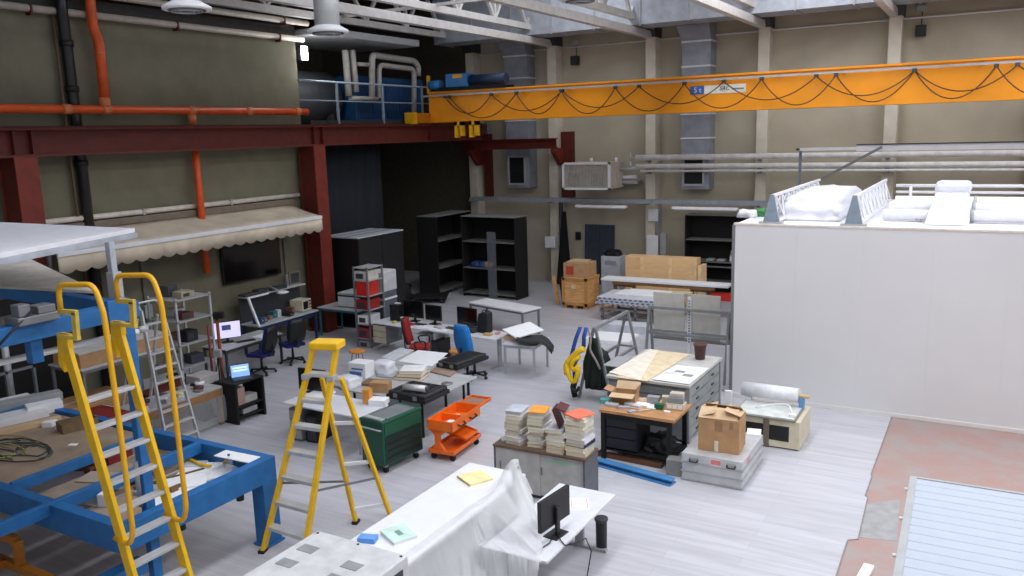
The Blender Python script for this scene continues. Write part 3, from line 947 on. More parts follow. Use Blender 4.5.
rig(-8.13, -8.0, 5.1, 7.4, 0.88, 1.2, 'ring_beam')
rig(-13.4, -8.13, 7.27, 7.4, 0.88, 1.2, 'ring_beam')
rig(-13.4, -8.13, 5.1, 5.24, 0.88, 1.2, 'ring_beam')
rig(-13.4, -13.27, 5.24, 7.27, 0.88, 1.2, 'ring_beam')
rig(-9.36, -9.28, 3.6, 7.27, 1.06, 1.22, 'cross_beam')
rig(-10.36, -10.29, 5.24, 7.27, 1.08, 1.22, 'bed_rail')
rig(-8.22, -8.0, 7.15, 7.4, 0, 0.88, 'leg')
rig(-8.25, -7.97, 7.12, 7.43, 0, 0.03, 'foot_plate')
rig(-13.4, -13.18, 7.15, 7.4, 0, 0.88, 'leg')
rig(-8.28, -8.18, 5.58, 5.7, 0, 3.62, 'post')
rig(-8.32, -8.14, 2.0, 5.48, 0.45, 0.62, 'lower_beam')
rig(-13.2, -10.38, 5.28, 7.24, 1.08, 1.15, 'bed', WOODB)
rig(-10.27, -9.38, 5.28, 7.24, 0.92, 0.98, 'tray', WOODB)
rig(-9.26, -8.15, 5.28, 7.24, 0.9, 0.96, 'tray', WOODB)
rig(-8.32, -8.14, 1.6, 5.75, 3.42, 3.6, 'deck_beam')
MB().bar((-0.2, 0.58, 3.5), (-3.6, 0.62, 3.55), 0.14, 0.16).build('deck_beam', BLUEF, t, 0.008)
rig(-8.34, -8.12, 5.36, 5.62, 3.4, 3.66, 'node_block')
rig(-9.6, -8.34, 1.6, 5.3, 3.4, 3.44, 'deck', mat('deck_board', (150, 142, 132), 0.7))
MB().tube([(-0.55, -3, 3.22), (-0.5, 0.85, 3.17)], 0.035, 10).build('guide_tube', WHITE, t)
MB().tube([(-0.5, 0.85, 3.18), (-0.5, 0.97, 3.18)], 0.04, 12).build('tube_end', LGREY, t)
pz = atx(32, 350, -8.3)
MB().box(-0.32, -0.2, pz.y - 5.1 - .06, pz.y - 5.1 + .06, 3.17, 3.42).build('hanger', BLUEF, t, 0.01)
pz2 = atx(33, 316, -8.15)
MB().box(-0.3, -0.06, pz2.y - 5.1 - .2, pz2.y - 5.1 + .22, 3.6, 3.68).box(-0.24, -0.1, pz2.y - 5.1 - .16, pz2.y - 5.1 - .04, 3.68, 3.8).box(-0.26, -0.08, pz2.y - 5.1 + .02, pz2.y - 5.1 + .2, 3.68, 3.76).build('clamp', GREYM, t, 0.01)
MB().tube([(-0.1, pz2.y - 5.1, 3.75), (-0.05, pz2.y - 5.35, 3.6), (-0.05, pz2.y - 5.6, 3.4)], 0.012, 6).build('cable', BLACK, t)
rig(-8.26, -8.18, 5.5, 5.57, 3.62, 4.28, 'canopy_post', GALV)
rig(-8.28, -8.16, 5.49, 5.6, 3.62, 3.95, 'post_sleeve', LGREY)
cn = [(-3.6, 1.0, 0), (-0.6, 1.03, 0), (0.15, -1.1, 0), (0.9, -3.2, 0), (-3.2, -3.6, 0)]
MB().prism([(x, y, 4.3) for x, y, z in cn][::-1], (0, 0, 0.05)).build('canopy', WHITE, t, 0.006)
MB().prism([(x + .02, y + .015, 4.24) for x, y, z in cn][::-1], (0, 0, 0.06)).build('canopy_edge', GALV, t, 0.004)
sh = [at(*p, 3.75) for p in ((-60, 250), (20, 254), (98, 291), (-40, 284))]
MB().prism([(v.x + 8.0, v.y - 5.1, 3.72) for v in sh], (0, 0, 0.03)).build('deck_sheet', mat('pale_board', (236, 228, 216), 0.6), t)
MB().tube([(-0.28, 0.5, 1.2), (-0.28, 0.5, 1.75)], 0.045, 12).build('jack', LGREY, t)
MB().tube([(-0.28, 0.5, 1.75), (-0.28, 0.5, 2.0)], 0.02, 10).build('jack_rod', ALU, t)

p = at(14, 412, .6)
t = thing('grey_post', 'grey tube post standing behind the far side of the blue rig', 'post', (p.x, p.y, 0))
MB().tube([(0, 0, .02), (0, 0, 2.25)], 0.06, 10).build('tube', LGREY, t)
MB().box(-.12, .12, -.12, .12, 0, .02).build('base_plate', GREYM, t)
t = thing('black_backdrop', 'black partition screen standing behind the blue rig in front of the olive wall', 'backdrop', (-15.75, 8.0, 0))  # dark panel added so the background behind the rig reads black
MB().box(-.04, .04, -1.9, 1.55, .05, 2.55).build('panel', mat('backdrop_black', (20, 19, 19), .9), t, .006)
for y in (-1.6, 1.2):
    MB().box(-.3, .3, y - .03, y + .03, 0, .05).build('foot', BLACKM, t)
# fixed yellow ladder against the rig
t = thing('access_ladder', 'yellow access ladder with grey treads and looped handrails leaning on the blue rig', 'ladder', (-7.05, 5.04, 0))
yl, yr, lean = -0.30, 0.29, 0.262
for y in (yl, yr):
    zt = 3.45
    hx = .1 if y > 0 else .04
    xb = -lean * zt
    MB().bar((0, y, 0.02), (xb, y, zt), 0.05, 0.12, (1, 0, 0.26)).build('rail', YEL, t, 0.006)
    MB().prism([(xb - .06, y - .03, zt + .02), (xb + .1, y - .03, zt + .02), (xb + .1, y - .03, zt - .12), (xb - .02, y - .03, zt - .14), (xb - .02, y - .03, zt - .38), (xb - .1, y - .03, zt - .3)], (0, .06, 0)).build('hook_plate', YEL, t)
    dx = .23 + hx
    MB().bar((xb + dx - .02, y - .02, zt), (xb + dx, y - .02, zt + .26), 0.04, 0.07, (1, 0, 0)).bar((xb + dx + .035, y - .02, zt + .26), (xb + hx - .03, y - .02, zt + .25), 0.04, 0.05).bar((xb - .05, y - .02, zt), (xb + dx + .02, y - .02, zt), 0.045, 0.04).build('step_bracket', mat('worn_yellow', (214, 180, 70), 0.5), t, 0.004)
    hr = rounded([(xb + hx, y - .02, zt + .25), (xb + .01 + hx, y - .02, zt + .52), (xb + .59 + hx, y - .02, zt + .56), (xb + .69 + hx, y - .02, zt + .3), (-.18 + hx, y - .02, 2.67), (-.17 + hx, y - .02, 1.52), (-.24 + hx, y - .02, 1.36), (-.44, y - .02, 1.38)], .11, 6)
    MB().tube(hr, 0.027, 12).build('handrail', YELD, t)
for k in range(10):
    z = 0.24 + k * 0.282
    MB().box(-lean * z - .06, -lean * z + .05, yl + .025, yr - .025, z - .018, z + .018).build('tread', ALU, t, 0.004)

# the clutter on the rig
t = thing('cable_tangle', 'loose tangle of green and yellow cables on the wooden rig bed', 'cables', (-11.6, 5.9, 1.15))
for k in range(9):
    r = random.Random(k)
    cx, cy, R = r.uniform(-.4, .3), r.uniform(-.15, .2), r.uniform(.2, .55)
    MB().tube([(cx + R * 1.4 * math.cos(a * .42 + k) * (1 + .1 * math.sin(a)), max(-.5, min(.75, cy + R * .7 * math.sin(a * .42 + k))), 0.012 + .006 * (a % 3)) for a in range(13)], 0.009, 6).build(
        'cable', (mat('cable_green', (70, 96, 78)), mat('cable_yellow', (170, 160, 96)), DGREY)[k % 3], t)


def carton(name, label, cat, px, py, z, size, rz, m, lid=None):
    p = at(px, py, z)
    o = MB().box(-size[0] / 2, size[0] / 2, -size[1] / 2, size[1] / 2, 0, size[2]).build(name, m, None, 0.006)
    return tag(put(o, (p.x, p.y, z), rz), label, cat)


def tray_box(name, label, cat, px, py, z, size, rz, m, wall=0.012, inner=None):
    """open tray"""
    p = at(px, py, z)
    a, b_, h = size[0] / 2, size[1] / 2, size[2]
    o = MB().box(-a, a, -b_, b_, 0, wall).box(-a, -a + wall, -b_, b_, wall, h).box(a - wall, a, -b_, b_, wall, h).box(-a + wall, a - wall, -b_, -b_ + wall, wall, h).box(-a + wall, a - wall, b_ - wall, b_, wall, h).build(name, m)
    return tag(put(o, (p.x, p.y, z), rz), label, cat)


BZ = 1.15
carton('flat_case', 'long white flat case with dark seam at the far left of the rig bed', 'case', 14, 421, BZ, (0.9, 0.4, 0.11), 1.3, WHITE)
carton('flat_case', 'second white flat case behind the first on the rig bed', 'case', 8, 406, BZ, (0.7, 0.32, 0.11), 1.35, WHITE)
carton('grey_case', 'long light grey case behind the white cases on the rig bed', 'case', 28, 404, BZ, (1.0, 0.26, 0.12), 1.25, LGREY)
carton('foam_block', 'white foam block in the middle of the rig bed', 'foam block', 45, 412, BZ, (0.5, 0.26, 0.16), 1.2, PAPER)
carton('timber_piece', 'short timber piece with white top in front of the foam block', 'timber', 30, 428, BZ, (0.85, 0.14, 0.08), 1.25, CARDL)
carton('paper_cup', 'small white plastic pot beside the wooden tray on the rig bed', 'pot', 50, 426, BZ, (0.16, 0.16, 0.08), 0.5, PAPER)
tray_box('wooden_tray', 'brown open wooden tray on the right of the rig bed', 'tray', 78, 428, BZ, (0.5, 0.3, 0.14), 1.3, mat('dark_cardboard', (122, 100, 74), 0.8))
carton('white_scrap', 'small white scrap of paper on the bare wooden rig bed', 'scrap', 73, 445, BZ, (0.12, 0.08, 0.012), 0.4, PAPER)
carton('clamp_block', 'small brown tool lying in the narrow rig tray', 'tool', 84, 470, 0.98, (0.26, 0.1, 0.05), 0.4, mat('rust_brown', (96, 62, 44)))
carton('adhesive_roll', 'small white lump in the narrow rig tray beside the ladder', 'roll', 119, 489, 0.96, (0.14, 0.12, 0.09), 0.2, PAPER)
carton('plastic_bottle_white', 'white plastic container in the front rig tray behind the ladder rail', 'container', 106, 505, 0.96, (0.13, 0.13, 0.16), 0.4, PAPER)
carton('paper_sheet', 'white paper sheet on the front of the blue rig tray', 'paper', 168, 497, 0.96, (0.3, 0.7, 0.012), 0.0, PAPER)
carton('plan_sheet', 'white paper sheets piled on the right of the rig tray', 'paper', 208, 472, 0.96, (0.75, 0.55, 0.03), 0.5, PAPER)
carton('plan_board', 'white board lying across the far corner of the blue rig', 'board', 237, 457, 1.2, (0.62, 0.22, 0.015), 0.05, PAPER)
carton('timber_lath', 'brown timber lath lying in the right rig tray', 'timber', 170, 480, 0.96, (0.9, 0.05, 0.04), 1.2, mat('rust_brown', (96, 62, 44)))
carton('grey_plate', 'grey steel plate in the rig tray right of the blue post', 'plate', 172, 466, 0.96, (0.5, 0.2, 0.03), 0.9, LGREY)
carton('plan_sheet', 'crumpled white sheet at the near end of the yellow strap in the rig tray', 'paper', 186, 484, 0.96, (0.5, 0.4, 0.04), 0.9, PAPER)
for k, (px, py, sz, c, lb) in enumerate(((195, 466, (.3, .2, .04), (196, 196, 198), 'light grey plate beside the papers in the rig tray'), (176, 490, (.18, .1, .05), (120, 90, 60), 'brown block at the front of the rig tray'), (128, 478, (.2, .12, .03), (120, 60, 50), 'rusty red bracket beside the blue post'),
                                          (100, 478, (.5, .34, .02), (176, 160, 144), 'plywood offcut in the narrow rig tray'), (138, 482, (.24, .1, .05), (60, 60, 62), 'dark tool beside the ladder in the rig tray'), (202, 478, (.3, .24, .03), (232, 232, 234), 'white folded sheet on the pile in the rig tray'), (92, 500, (.4, .3, .01), (150, 150, 150), 'grey sheet scrap near the left end of the rig tray'))):
    carton('tray_part', lb, 'part', px, py, .981 if px < 150 else .966, sz, .5 + k, mat('tray_part_%d' % k, c))
carton('cloth_rag', 'pale grey rag in the middle of the front rig tray', 'rag', 150, 492, 0.96, (0.3, 0.26, 0.05), 0.3, LGREY)
carton('brown_board', 'brown plywood offcut lying in the tray behind the blue post', 'board', 150, 458, 0.96, (0.6, 0.5, 0.02), 0.2, CARDL)
p = at(208, 463, 0.96)
t = thing('yellow_strap', 'yellow strap curled over the papers in the rig tray', 'strap', (p.x, p.y, 1.0))
MB().tube([(0.32 * math.cos(a * .4), 0.2 * math.sin(a * .4) * (1 + .2 * math.sin(a)), 0.02 + .01 * (a % 2)) for a in range(15)], 0.02, 8).build('webbing', YEL, t)
p = at(237, 466, 1.2)
t = thing('water_bottle', 'clear plastic water bottle standing on the blue rig beam', 'bottle', (-8.12, 6.75, 1.2))
MB().lathe([(0.035, 0), (0.04, 0.01), (0.04, 0.16), (0.015, 0.2), (0.015, 0.215)]).build('body', CLEAR, t)
MB().lathe([(0.017, 0.215), (0.017, 0.235)]).build('cap', mat('cap_blue', (50, 100, 180)), t)
for k, (px, py, wd) in enumerate(((193, 505, 'nearer'), (214, 503, 'farther'))):
    y = 5.6 + k * .9
    o = MB().tube([(0, 0, 0), (0, 0, 0.1)], 0.05, 12).build('rubber_mount', RUBBER)
    tag(put(o, (-8.1, y + .35, 0.78)), 'black rubber mount under the blue rig front beam, %s one' % wd, 'mount', 'rubber mounts')
t = thing('low_trolley', 'ochre steel dolly frame on the floor under the blue rig', 'trolley', (-9.9, 4.55, 0))
OCH = mat('ochre_steel', (170, 104, 26), 0.5)
for y in (-0.35, 0.35):
    MB().bar((-1.2, y, 0.4), (0.9, y, 0.4), 0.09, 0.1).build('side_bar', OCH, t, 0.006)
for x in (-1.1, -0.1, 0.8):
    MB().bar((x, -0.35, 0.4), (x, 0.35, 0.4), 0.09, 0.1).build('cross_bar', OCH, t, 0.006)
MB().bar((-1.2, 0.35, 0.75), (0.2, 0.35, 0.75), 0.08, 0.1).bar((0.2, .35, .75), (0.2, .35, .4), .08, .1).bar((-1.2, .35, .75), (-1.2, .35, .4), .08, .1).build('upper_bar', OCH, t, 0.006)
for x in (-0.9, 0.7):
    for y in (-0.35, 0.35):
        MB().tube([(x, y - .04, 0.16), (x, y + .04, 0.16)], 0.16, 16).bar((x, y, .2), (x, y, .36), .05, .05).build('wheel', BLACK, t)

# yellow step ladder
t = thing('step_ladder', 'tall yellow fibreglass stepladder with grey treads standing on the pale floor', 'ladder', (0, 0, 0))
FL, FR, RL, RR = at(263, 552), at(303, 566), at(356, 523), at(391, 517)
fd = (FR - FL).normalized()
cF = (FL + FR) / 2
cR = (RL + RR) / 2
HT = 2.68
ax = None
# apex centre chosen above the feet
pa = Vector((0, 0, 0))
TL, TR = at(316.5, 346, HT), at(334, 348, HT)
cT = (TL + TR) / 2
fd = (FR + RR - FL - RL).normalized()
perp = Vector((-fd.y, fd.x, 0))
wT = 0.155
tl, tr_ = cT - fd * wT, cT + fd * wT
for a, b_ in ((FL, tl), (FR, tr_)):
    MB().bar(a, (b_.x, b_.y, HT), 0.055, 0.1, perp).build('front_rail', YEL, t, 0.006)
r1, r2 = cT - fd * (wT - .02) + perp * .12, cT + fd * (wT - .02) + perp * .12
for a, b_ in ((RL, r1), (RR, r2)):
    MB().bar(a, (b_.x, b_.y, HT - .45), 0.05, 0.07, perp).build('rear_rail', YEL, t, 0.006)
for k in range(7):
    s = (k + 1) / 8.05
    a, b_ = FL.lerp(Vector((tl.x, tl.y, HT)), s), FR.lerp(Vector((tr_.x, tr_.y, HT)), s)
    MB().bar(a + perp * .02, b_ + perp * .02, 0.13, 0.05).build('tread', ALU, t, 0.006)
for s in (0.1, 0.42, 0.7):
    a, b_ = RL.lerp(Vector((r1.x, r1.y, HT - .45)), s), RR.lerp(Vector((r2.x, r2.y, HT - .45)), s)
    MB().bar(a, b_, 0.035, 0.045).build('rear_brace', WHITE, t)
for a, b_, c, d in ((FL, tl, RL, r1), (FR, tr_, RR, r2)):
    MB().bar(a.lerp(Vector((b_.x, b_.y, HT)), .34), c.lerp(Vector((d.x, d.y, HT - .45)), .3), 0.018, 0.03).build('spreader', GREYM, t)
    q = a.lerp(Vector((b_.x, b_.y, HT)), .86)
    MB().boxr(q, (0.09, 0.14, 0.07), math.atan2(fd.y, fd.x)).build('hinge_collar', LGREY, t, 0.006)
MB().boxr(cT + perp * .06 + Vector((0, 0, HT - cT.z + .02)), (0.4, 0.28, 0.1), math.atan2(fd.y, fd.x)).build('top_cap', YEL, t, 0.02)
for q in (FL, FR, RL, RR):
    MB().boxr(q + Vector((0, 0, 0.02)), (0.08, 0.12, 0.04), math.atan2(fd.y, fd.x)).build('foot', RUBBER, t)

# aluminium stepladder behind
t = thing('aluminium_ladder', 'silver aluminium stepladder standing beside the film covered table', 'ladder', (-12.0, 9.05, 0))
for y, yt in ((-0.33, -0.2), (0.33, 0.2)):
    MB().bar((0, y, 0), (-0.5, yt, 2.5), 0.03, 0.07, (1, 0, 0)).build('front_rail', ALU, t)
    MB().bar((-1.45, y, 0), (-0.62, yt, 2.35), 0.03, 0.05, (1, 0, 0)).build('rear_rail', ALU, t)
for k in range(9):
    s = (k + 1) / 10
    MB().box(-0.5 * s - .05, -0.5 * s + .04, -0.33 + .13 * s, 0.33 - .13 * s, 2.5 * s - .015, 2.5 * s + .015).build('tread', ALU, t)
MB().tube(rounded([(-0.5, -0.2, 2.5), (-0.6, -0.2, 2.62), (-0.6, 0.2, 2.62), (-0.5, 0.2, 2.5)], .08), 0.02, 8).build('top_hoop', ALU, t)


# ------------------------------------------------------------------ generic furniture
def table(name, label, c, rz, L, W, H, top, legm, tt=0.03, lg=0.045, style='four', inset=0.05, cat='table'):
    t = thing(name, label, cat, (c[0], c[1], 0), rz)
    MB().box(-L / 2, L / 2, -W / 2, W / 2, H - tt, H).build('tabletop', top, t, 0.004)
    if style == 'four':
        for sx in (-1, 1):
            for sy in (-1, 1):
                x, y = sx * (L / 2 - inset), sy * (W / 2 - inset)
                MB().box(x - lg / 2, x + lg / 2, y - lg / 2, y + lg / 2, 0, H - tt).build('leg', legm, t)
        b = MB()
        for sy in (-1, 1):
            b.box(-L / 2 + inset, L / 2 - inset, sy * (W / 2 - inset) - .012, sy * (W / 2 - inset) + .012, H - tt - .06, H - tt)
        for sx in (-1, 1):
            b.box(sx * (L / 2 - inset) - .012, sx * (L / 2 - inset) + .012, -W / 2 + inset, W / 2 - inset, H - tt - .06, H - tt)
        b.build('apron', legm, t)
    else:   # cantilever T feet
        for sx in (-1, 1):
            x = sx * (L / 2 - 0.16)
            MB().box(x - .03, x + .03, -W / 2 + .06, W / 2 - .06, 0, 0.04).build('foot', legm, t, 0.006)
            MB().box(x - .025, x + .025, -0.02, 0.1, 0.04, H - tt).build('leg', legm, t, 0.006)
        MB().box(-L / 2 + .16, L / 2 - .16, 0.02, 0.06, H - tt - .1, H - tt).build('beam', legm, t)
    return t


def wset(o, c):
    o.location = c


def monitor(label, loc, rz, w=0.54, h=0.33, scr=None, lift=0.12):
    """faces its own -y"""
    t = thing('monitor', label, 'monitor', loc, rz)
    MB().box(-w / 2, w / 2, -0.02, 0.03, lift, lift + h).build('casing', BLACK, t, 0.008)
    MB().box(-w / 2 + .012, w / 2 - .012, -0.023, -0.02, lift + .016, lift + h - .012).build('screen', scr or SCREEN, t)
    MB().box(-0.03, 0.03, 0.03, 0.07, 0.01, lift + h * .6).build('stand', BLACK, t, 0.006)
    MB().box(-0.13, 0.13, -0.07, 0.12, 0, 0.015).build('base', BLACK, t, 0.006)
    return t


def office_chair(label, loc, rz, cloth, shell, arms=False, back_h=0.55, back_w=0.46):
    """faces its own +y"""
    t = thing('office_chair', label, 'chair', loc, rz)
    b = MB().boxr((0, 0, 0.47), (0.5, 0.48, 0.09))
    b.build('seat', cloth, t, 0.035)
    rows = []
    for k in range(7):
        s = k / 6
        z = 0.58 + back_h * s
        w = back_w / 2 * (0.86 + .14 * math.sin(PI * min(1, s * 1.2))) * (1 if s < .95 else .85)
        rows.append([(w * (j / 3 - 1), -0.24 - 0.1 * s + 0.05 * (j / 3 - 1) ** 2 - .02 * math.sin(PI * s), z) for j in range(7)])
    MB().grid(rows).build('backrest', cloth, t, 0.0, 0.07)
    MB().grid([[(x * .99, y - .055, z) for x, y, z in r] for r in rows]).build('back_shell', shell, t, 0, 0.045)
    MB().bar((0, -0.16, 0.42), (0, -0.34, 0.45), 0.06, 0.02).bar((0, -0.34, 0.44), (0, -0.36, 0.75), 0.06, 0.02, (0, 1, 0)).build('back_bracket', BLACK, t)
    MB().tube([(0, 0, 0.1), (0, 0, 0.25), (0, 0, 0.43)], [0.035, 0.03, 0.02], 12).build('gas_column', BLACK, t)
    b = MB()
    for k in range(5):
        a = 2 * PI * k / 5 + .3
        b.bar((0, 0, 0.11), (0.3 * math.cos(a), 0.3 * math.sin(a), 0.075), 0.045, 0.03)
    b.build('star_base', BLACK, t)
    for k in range(5):
        a = 2 * PI * k / 5 + .3
        x, y = 0.3 * math.cos(a), 0.3 * math.sin(a)
        MB().tube([(x - .03 * math.sin(a), y + .03 * math.cos(a), 0.03), (x + .03 * math.sin(a), y - .03 * math.cos(a), 0.03)], 0.03, 10).build('castor', BLACK, t)
    if arms:
        for sx in (-1, 1):
            MB().tube(rounded([(sx * .2, 0, 0.43), (sx * .3, 0, 0.44), (sx * .31, -0.1, 0.66), (sx * .31, 0.2, 0.68), (sx * .3, .18, .5), (sx * .24, .1, .44)], .08), 0.018, 8).build('armrest', BLACK, t)
    return t


# ------------------------------------------------------------------ left work area
t = thing('electronics_bench', 'electronics workbench with white side frame, riser shelf and blue legs by the red column', 'workbench', (-15.8, 15.2, 0))
MB().box(-0.32, 0.34, -1.05, 1.05, 0.77, 0.81).build('worktop', TOPG, t, 0.005)
MB().box(-0.32, -0.05, -1.05, 1.05, 1.47, 1.5).build('riser_shelf', TOPG, t, 0.004)
MB().box(-0.32, -0.29, -1.05, 1.05, 0.81, 1.47).build('back_panel', DGREY, t)
MB().bar((0.32, -1.04, 0.8), (0.02, -1.04, 1.5), 0.05, 0.05).build('side_frame', WHITE, t)
MB().bar((0.02, -1.05, 1.49), (0.0, -0.35, 1.49), .04, .04).build('side_frame', WHITE, t)
for x in (-0.28, 0.28):
    for y in (-0.98, 0.98):
        MB().box(x - .03, x + .03, y - .03, y + .03, 0, 0.77).build('leg', mat('bench_blue', (24, 48, 88)), t)
MB().box(0.25, 0.28, -0.95, 0.95, 0.64, 0.77).build('apron', mat('bench_blue', (24, 48, 88)), t)
t = thing('oscilloscope', 'cream oscilloscope with dark round screen on the electronics bench', 'oscilloscope', (-15.8, 15.95, 0.81), 0.15)
MB().box(-0.2, 0.2, -0.2, 0.2, 0.02, 0.32).build('case', CREAM, t, 0.012)
MB().box(0.2, 0.212, -0.16, 0.04, 0.08, 0.28).build('screen', SCREEN, t)
b = MB()
for k in range(6):
    b.tube([(0.2, 0.1 + .07 * (k % 2), 0.09 + .08 * (k // 2)), (0.225, 0.1 + .07 * (k % 2), 0.1 + .09 * (k // 2))], 0.018, 10)
b.build('knob', DGREY, t)
t = thing('bench_lamp', 'white oval magnifier lamp on an arm over the electronics bench', 'lamp', (-16.0, 15.0, 1.5))
MB().tube([(0, 0, 0), (0.1, 0.0, 0.14), (0.5, 0.05, 0.0)], 0.014, 8).build('arm', LGREY, t)
MB().tube([(0.5, 0.05, -0.03), (0.5, 0.05, 0.0), (0.5, .05, .03)], [0.1, 0.17, 0.1], 20).build('lamp_head', WHITE, t)
MB().box(-.06, .06, -.06, .06, 0, .02).build('base', GREYM, t)
rnd = random.Random(5)
kinds = [('instrument', 'blue bench instrument box', (40, 70, 120)), ('instrument', 'grey power supply box', (90, 92, 96)), ('toolbox', 'dark small tool tray', (44, 46, 50)),
         ('component_box', 'tan component box', (150, 110, 80)), ('instrument', 'teal meter', (40, 110, 120)), ('component_box', 'white parts box', (200, 200, 200)), ('instrument', 'black signal box', (26, 26, 30)), ('toolbox', 'brown parts tray', (110, 70, 50))]
for k, (nm, lb, c) in enumerate(kinds):
    y = 14.35 + k * 0.165
    w, d, h = rnd.uniform(.1, .16), rnd.uniform(.14, .3), rnd.uniform(.06, .2)
    t = thing(nm, lb + ' on the electronics bench, ' + ('next to the white side frame', 'second from the white side frame', 'third from the white side frame', 'fourth from the white side frame', 'fourth from the oscilloscope', 'third from the oscilloscope', 'second from the oscilloscope', 'beside the oscilloscope')[k], 'instrument', (-15.8 + rnd.uniform(-.1, .12), y, 0.81), rnd.uniform(-.3, .3))
    MB().box(-d / 2, d / 2, -w / 2, w / 2, 0, h).build('case', mat('bench_item_%d' % k, c), t, 0.006)
    MB().tube([(d / 2, 0, h * .5), (d / 2 + .015, 0, h * .5)], 0.018, 8).build('knob', LGREY, t)
for k, (y, w, h, c, lb) in enumerate(((14.4, .5, .06, (70, 60, 54), 'flat dark folder at the near end of the bench riser shelf'), (14.75, .3, .1, (58, 60, 66), 'dark grey box on the bench riser shelf'), (15.3, .55, .07, (50, 54, 60), 'long low dark device on the bench riser shelf'))):
    tag(put(MB().box(-.13, .13, -w / 2, w / 2, 0, h).build('shelf_box', mat('riser_item_%d' % k, c), None, 0.006), (-15.985, y, 1.5)), lb, 'box')
t = thing('small_picture', 'small grey framed panel standing on the far end of the bench riser shelf', 'panel', (-16.05, 16.05, 1.5))
MB().box(-.02, .02, -.2, .2, 0, .36).build('frame', mat('olive_grey_duct', (112, 108, 96)), t)
MB().box(.02, .024, -.15, .15, .05, .31).build('panel', DGREY, t)
DBLUE = mat('deep_blue_fabric', (18, 30, 96), 0.9)
office_chair('dark blue swivel chair pulled up to the monitor desk', (-14.4, 13.15, 0), PI / 2 + .2, DBLUE, BLACK)
office_chair('dark blue swivel chair in front of the electronics bench', (-14.4, 14.15, 0), PI / 2 - .35, DBLUE, BLACK)
t = table('monitor_desk', 'grey topped desk with the lit monitor beside the olive wall', (-15.0, 13.2), PI / 2, 1.75, 0.8, 0.74, TOPG, DGREY, cat='desk')
monitor('lit computer monitor with pale violet screen on the grey wall desk', (-15.1, 12.85, 0.74), PI / 2 - .55, 0.6, 0.4, emit_mat('lit_violet_screen', (196, 190, 226), 1.0), 0.1)
o = MB().box(-0.1, 0.1, -0.004, 0.0, 0, 0.12).build('screen_window', emit_mat('lit_navy_window', (62, 66, 112), 0.6))
mon = [x for x in bpy.data.objects if x.name.startswith('monitor') and x.get('category') == 'monitor'][-1]
o.parent = [c for c in mon.children if c.name.startswith('screen')][0]
o.location = (-.02, -0.023, 0.3)
t = thing('keyboard', 'dark computer keyboard on the grey wall desk', 'keyboard', (-14.8, 13.1, 0.74), PI / 2 - .4)
MB().box(-.22, .22, -.07, .07, 0, .018).build('base', DGREY, t, 0.004)
b = MB()
for i in range(13):
    for j in range(4):
        b.box(-.205 + i * .032, -.18 + i * .032, -.058 + j * .03, -.034 + j * .03, .018, .025)
b.build('keys', BLACK, t)
tag(put(MB().box(-.15, .15, -.3, .3, 0, .012).build('paper_sheet', PAPER), (-14.85, 13.75, 0.74), .1), 'white paper sheets at the far end of the grey wall desk', 'paper')
t = thing('orange_pole', 'orange pole with black lamp head standing at the near end of the wall desk', 'pole', (-14.45, 12.05, 0))
MB().tube([(0, 0, 0.03), (0, 0, 1.55)], 0.035, 10).build('pole', mat('pole_orange', (150, 70, 34)), t)
MB().boxr((0.0, 0, 1.6), (0.3, 0.16, 0.14), .6).build('lamp_head', BLACK, t, 0.02)
MB().lathe([(0.2, 0), (0.2, 0.03), (0.04, 0.05)]).build('base', BLACK, t)
# laptop rack
t = thing('black_rack', 'low black open rack on the floor carrying the laptop', 'rack', (-12.4, 10.73, 0), 0.0)
MB().box(-.28, .28, -.36, .36, .77, .8).build('top', BLACKM, t, 0.004)
MB().box(-.28, .28, -.36, -.31, 0, .77).box(-.28, .28, .31, .36, 0, .77).build('side_panel', BLACKM, t, 0.004)
MB().box(-.26, .26, -.31, .31, .1, .13).build('shelf', BLACKM, t)
MB().box(-.26, .26, -.31, .31, .3, .33).build('shelf', BLACKM, t)
for k, (y, z, w, h, m_, lb) in enumerate(((.1, .33, .3, .14, mat('dim_white_box', (176, 172, 170)), 'pale box on the upper shelf of the black laptop rack'), (-.15, .33, .2, .34, mat('dim_pink_box', (170, 140, 130)), 'dull pink packet on the upper shelf of the black laptop rack'), (.05, .13, .36, .1, LGREY, 'light grey box on the bottom shelf of the black laptop rack'))):
    tag(put(MB().box(-.12, .12, -w / 2, w / 2, 0, h).build('shelf_box', m_, None, 0.006), (-12.34, 10.73 + y, z)), lb, 'box')
t = thing('laptop', 'open laptop with pale blue lit screen on the black rack', 'laptop', (-12.4, 10.78, 0.8), PI / 2 - .55)
MB().box(-.18, .18, -.24, .0, 0, .018).build('base', DGREY, t, 0.004)
MB().box(-.16, .16, -.2, -.06, .018, .021).build('keyboard', BLACK, t)
ld = MB().boxr((0, .05, .13), (.36, .012, .25), 0, -.3).build('lid', DGREY, t, 0.003)
MB().boxr((0, .042, .13), (.34, .004, .23), 0, -.3).build('screen', emit_mat('lit_blue_screen', (120, 160, 215), 1.0), ld)
b = MB()
for k in range(3):
    b.boxr((0, .037 + (.06 - k * .06) * .0, .19 - k * .055), (.28, .004, .03), 0, -.3)
b.build('screen_rows', emit_mat('lit_pale_rows', (200, 216, 235), 1.0), ld)
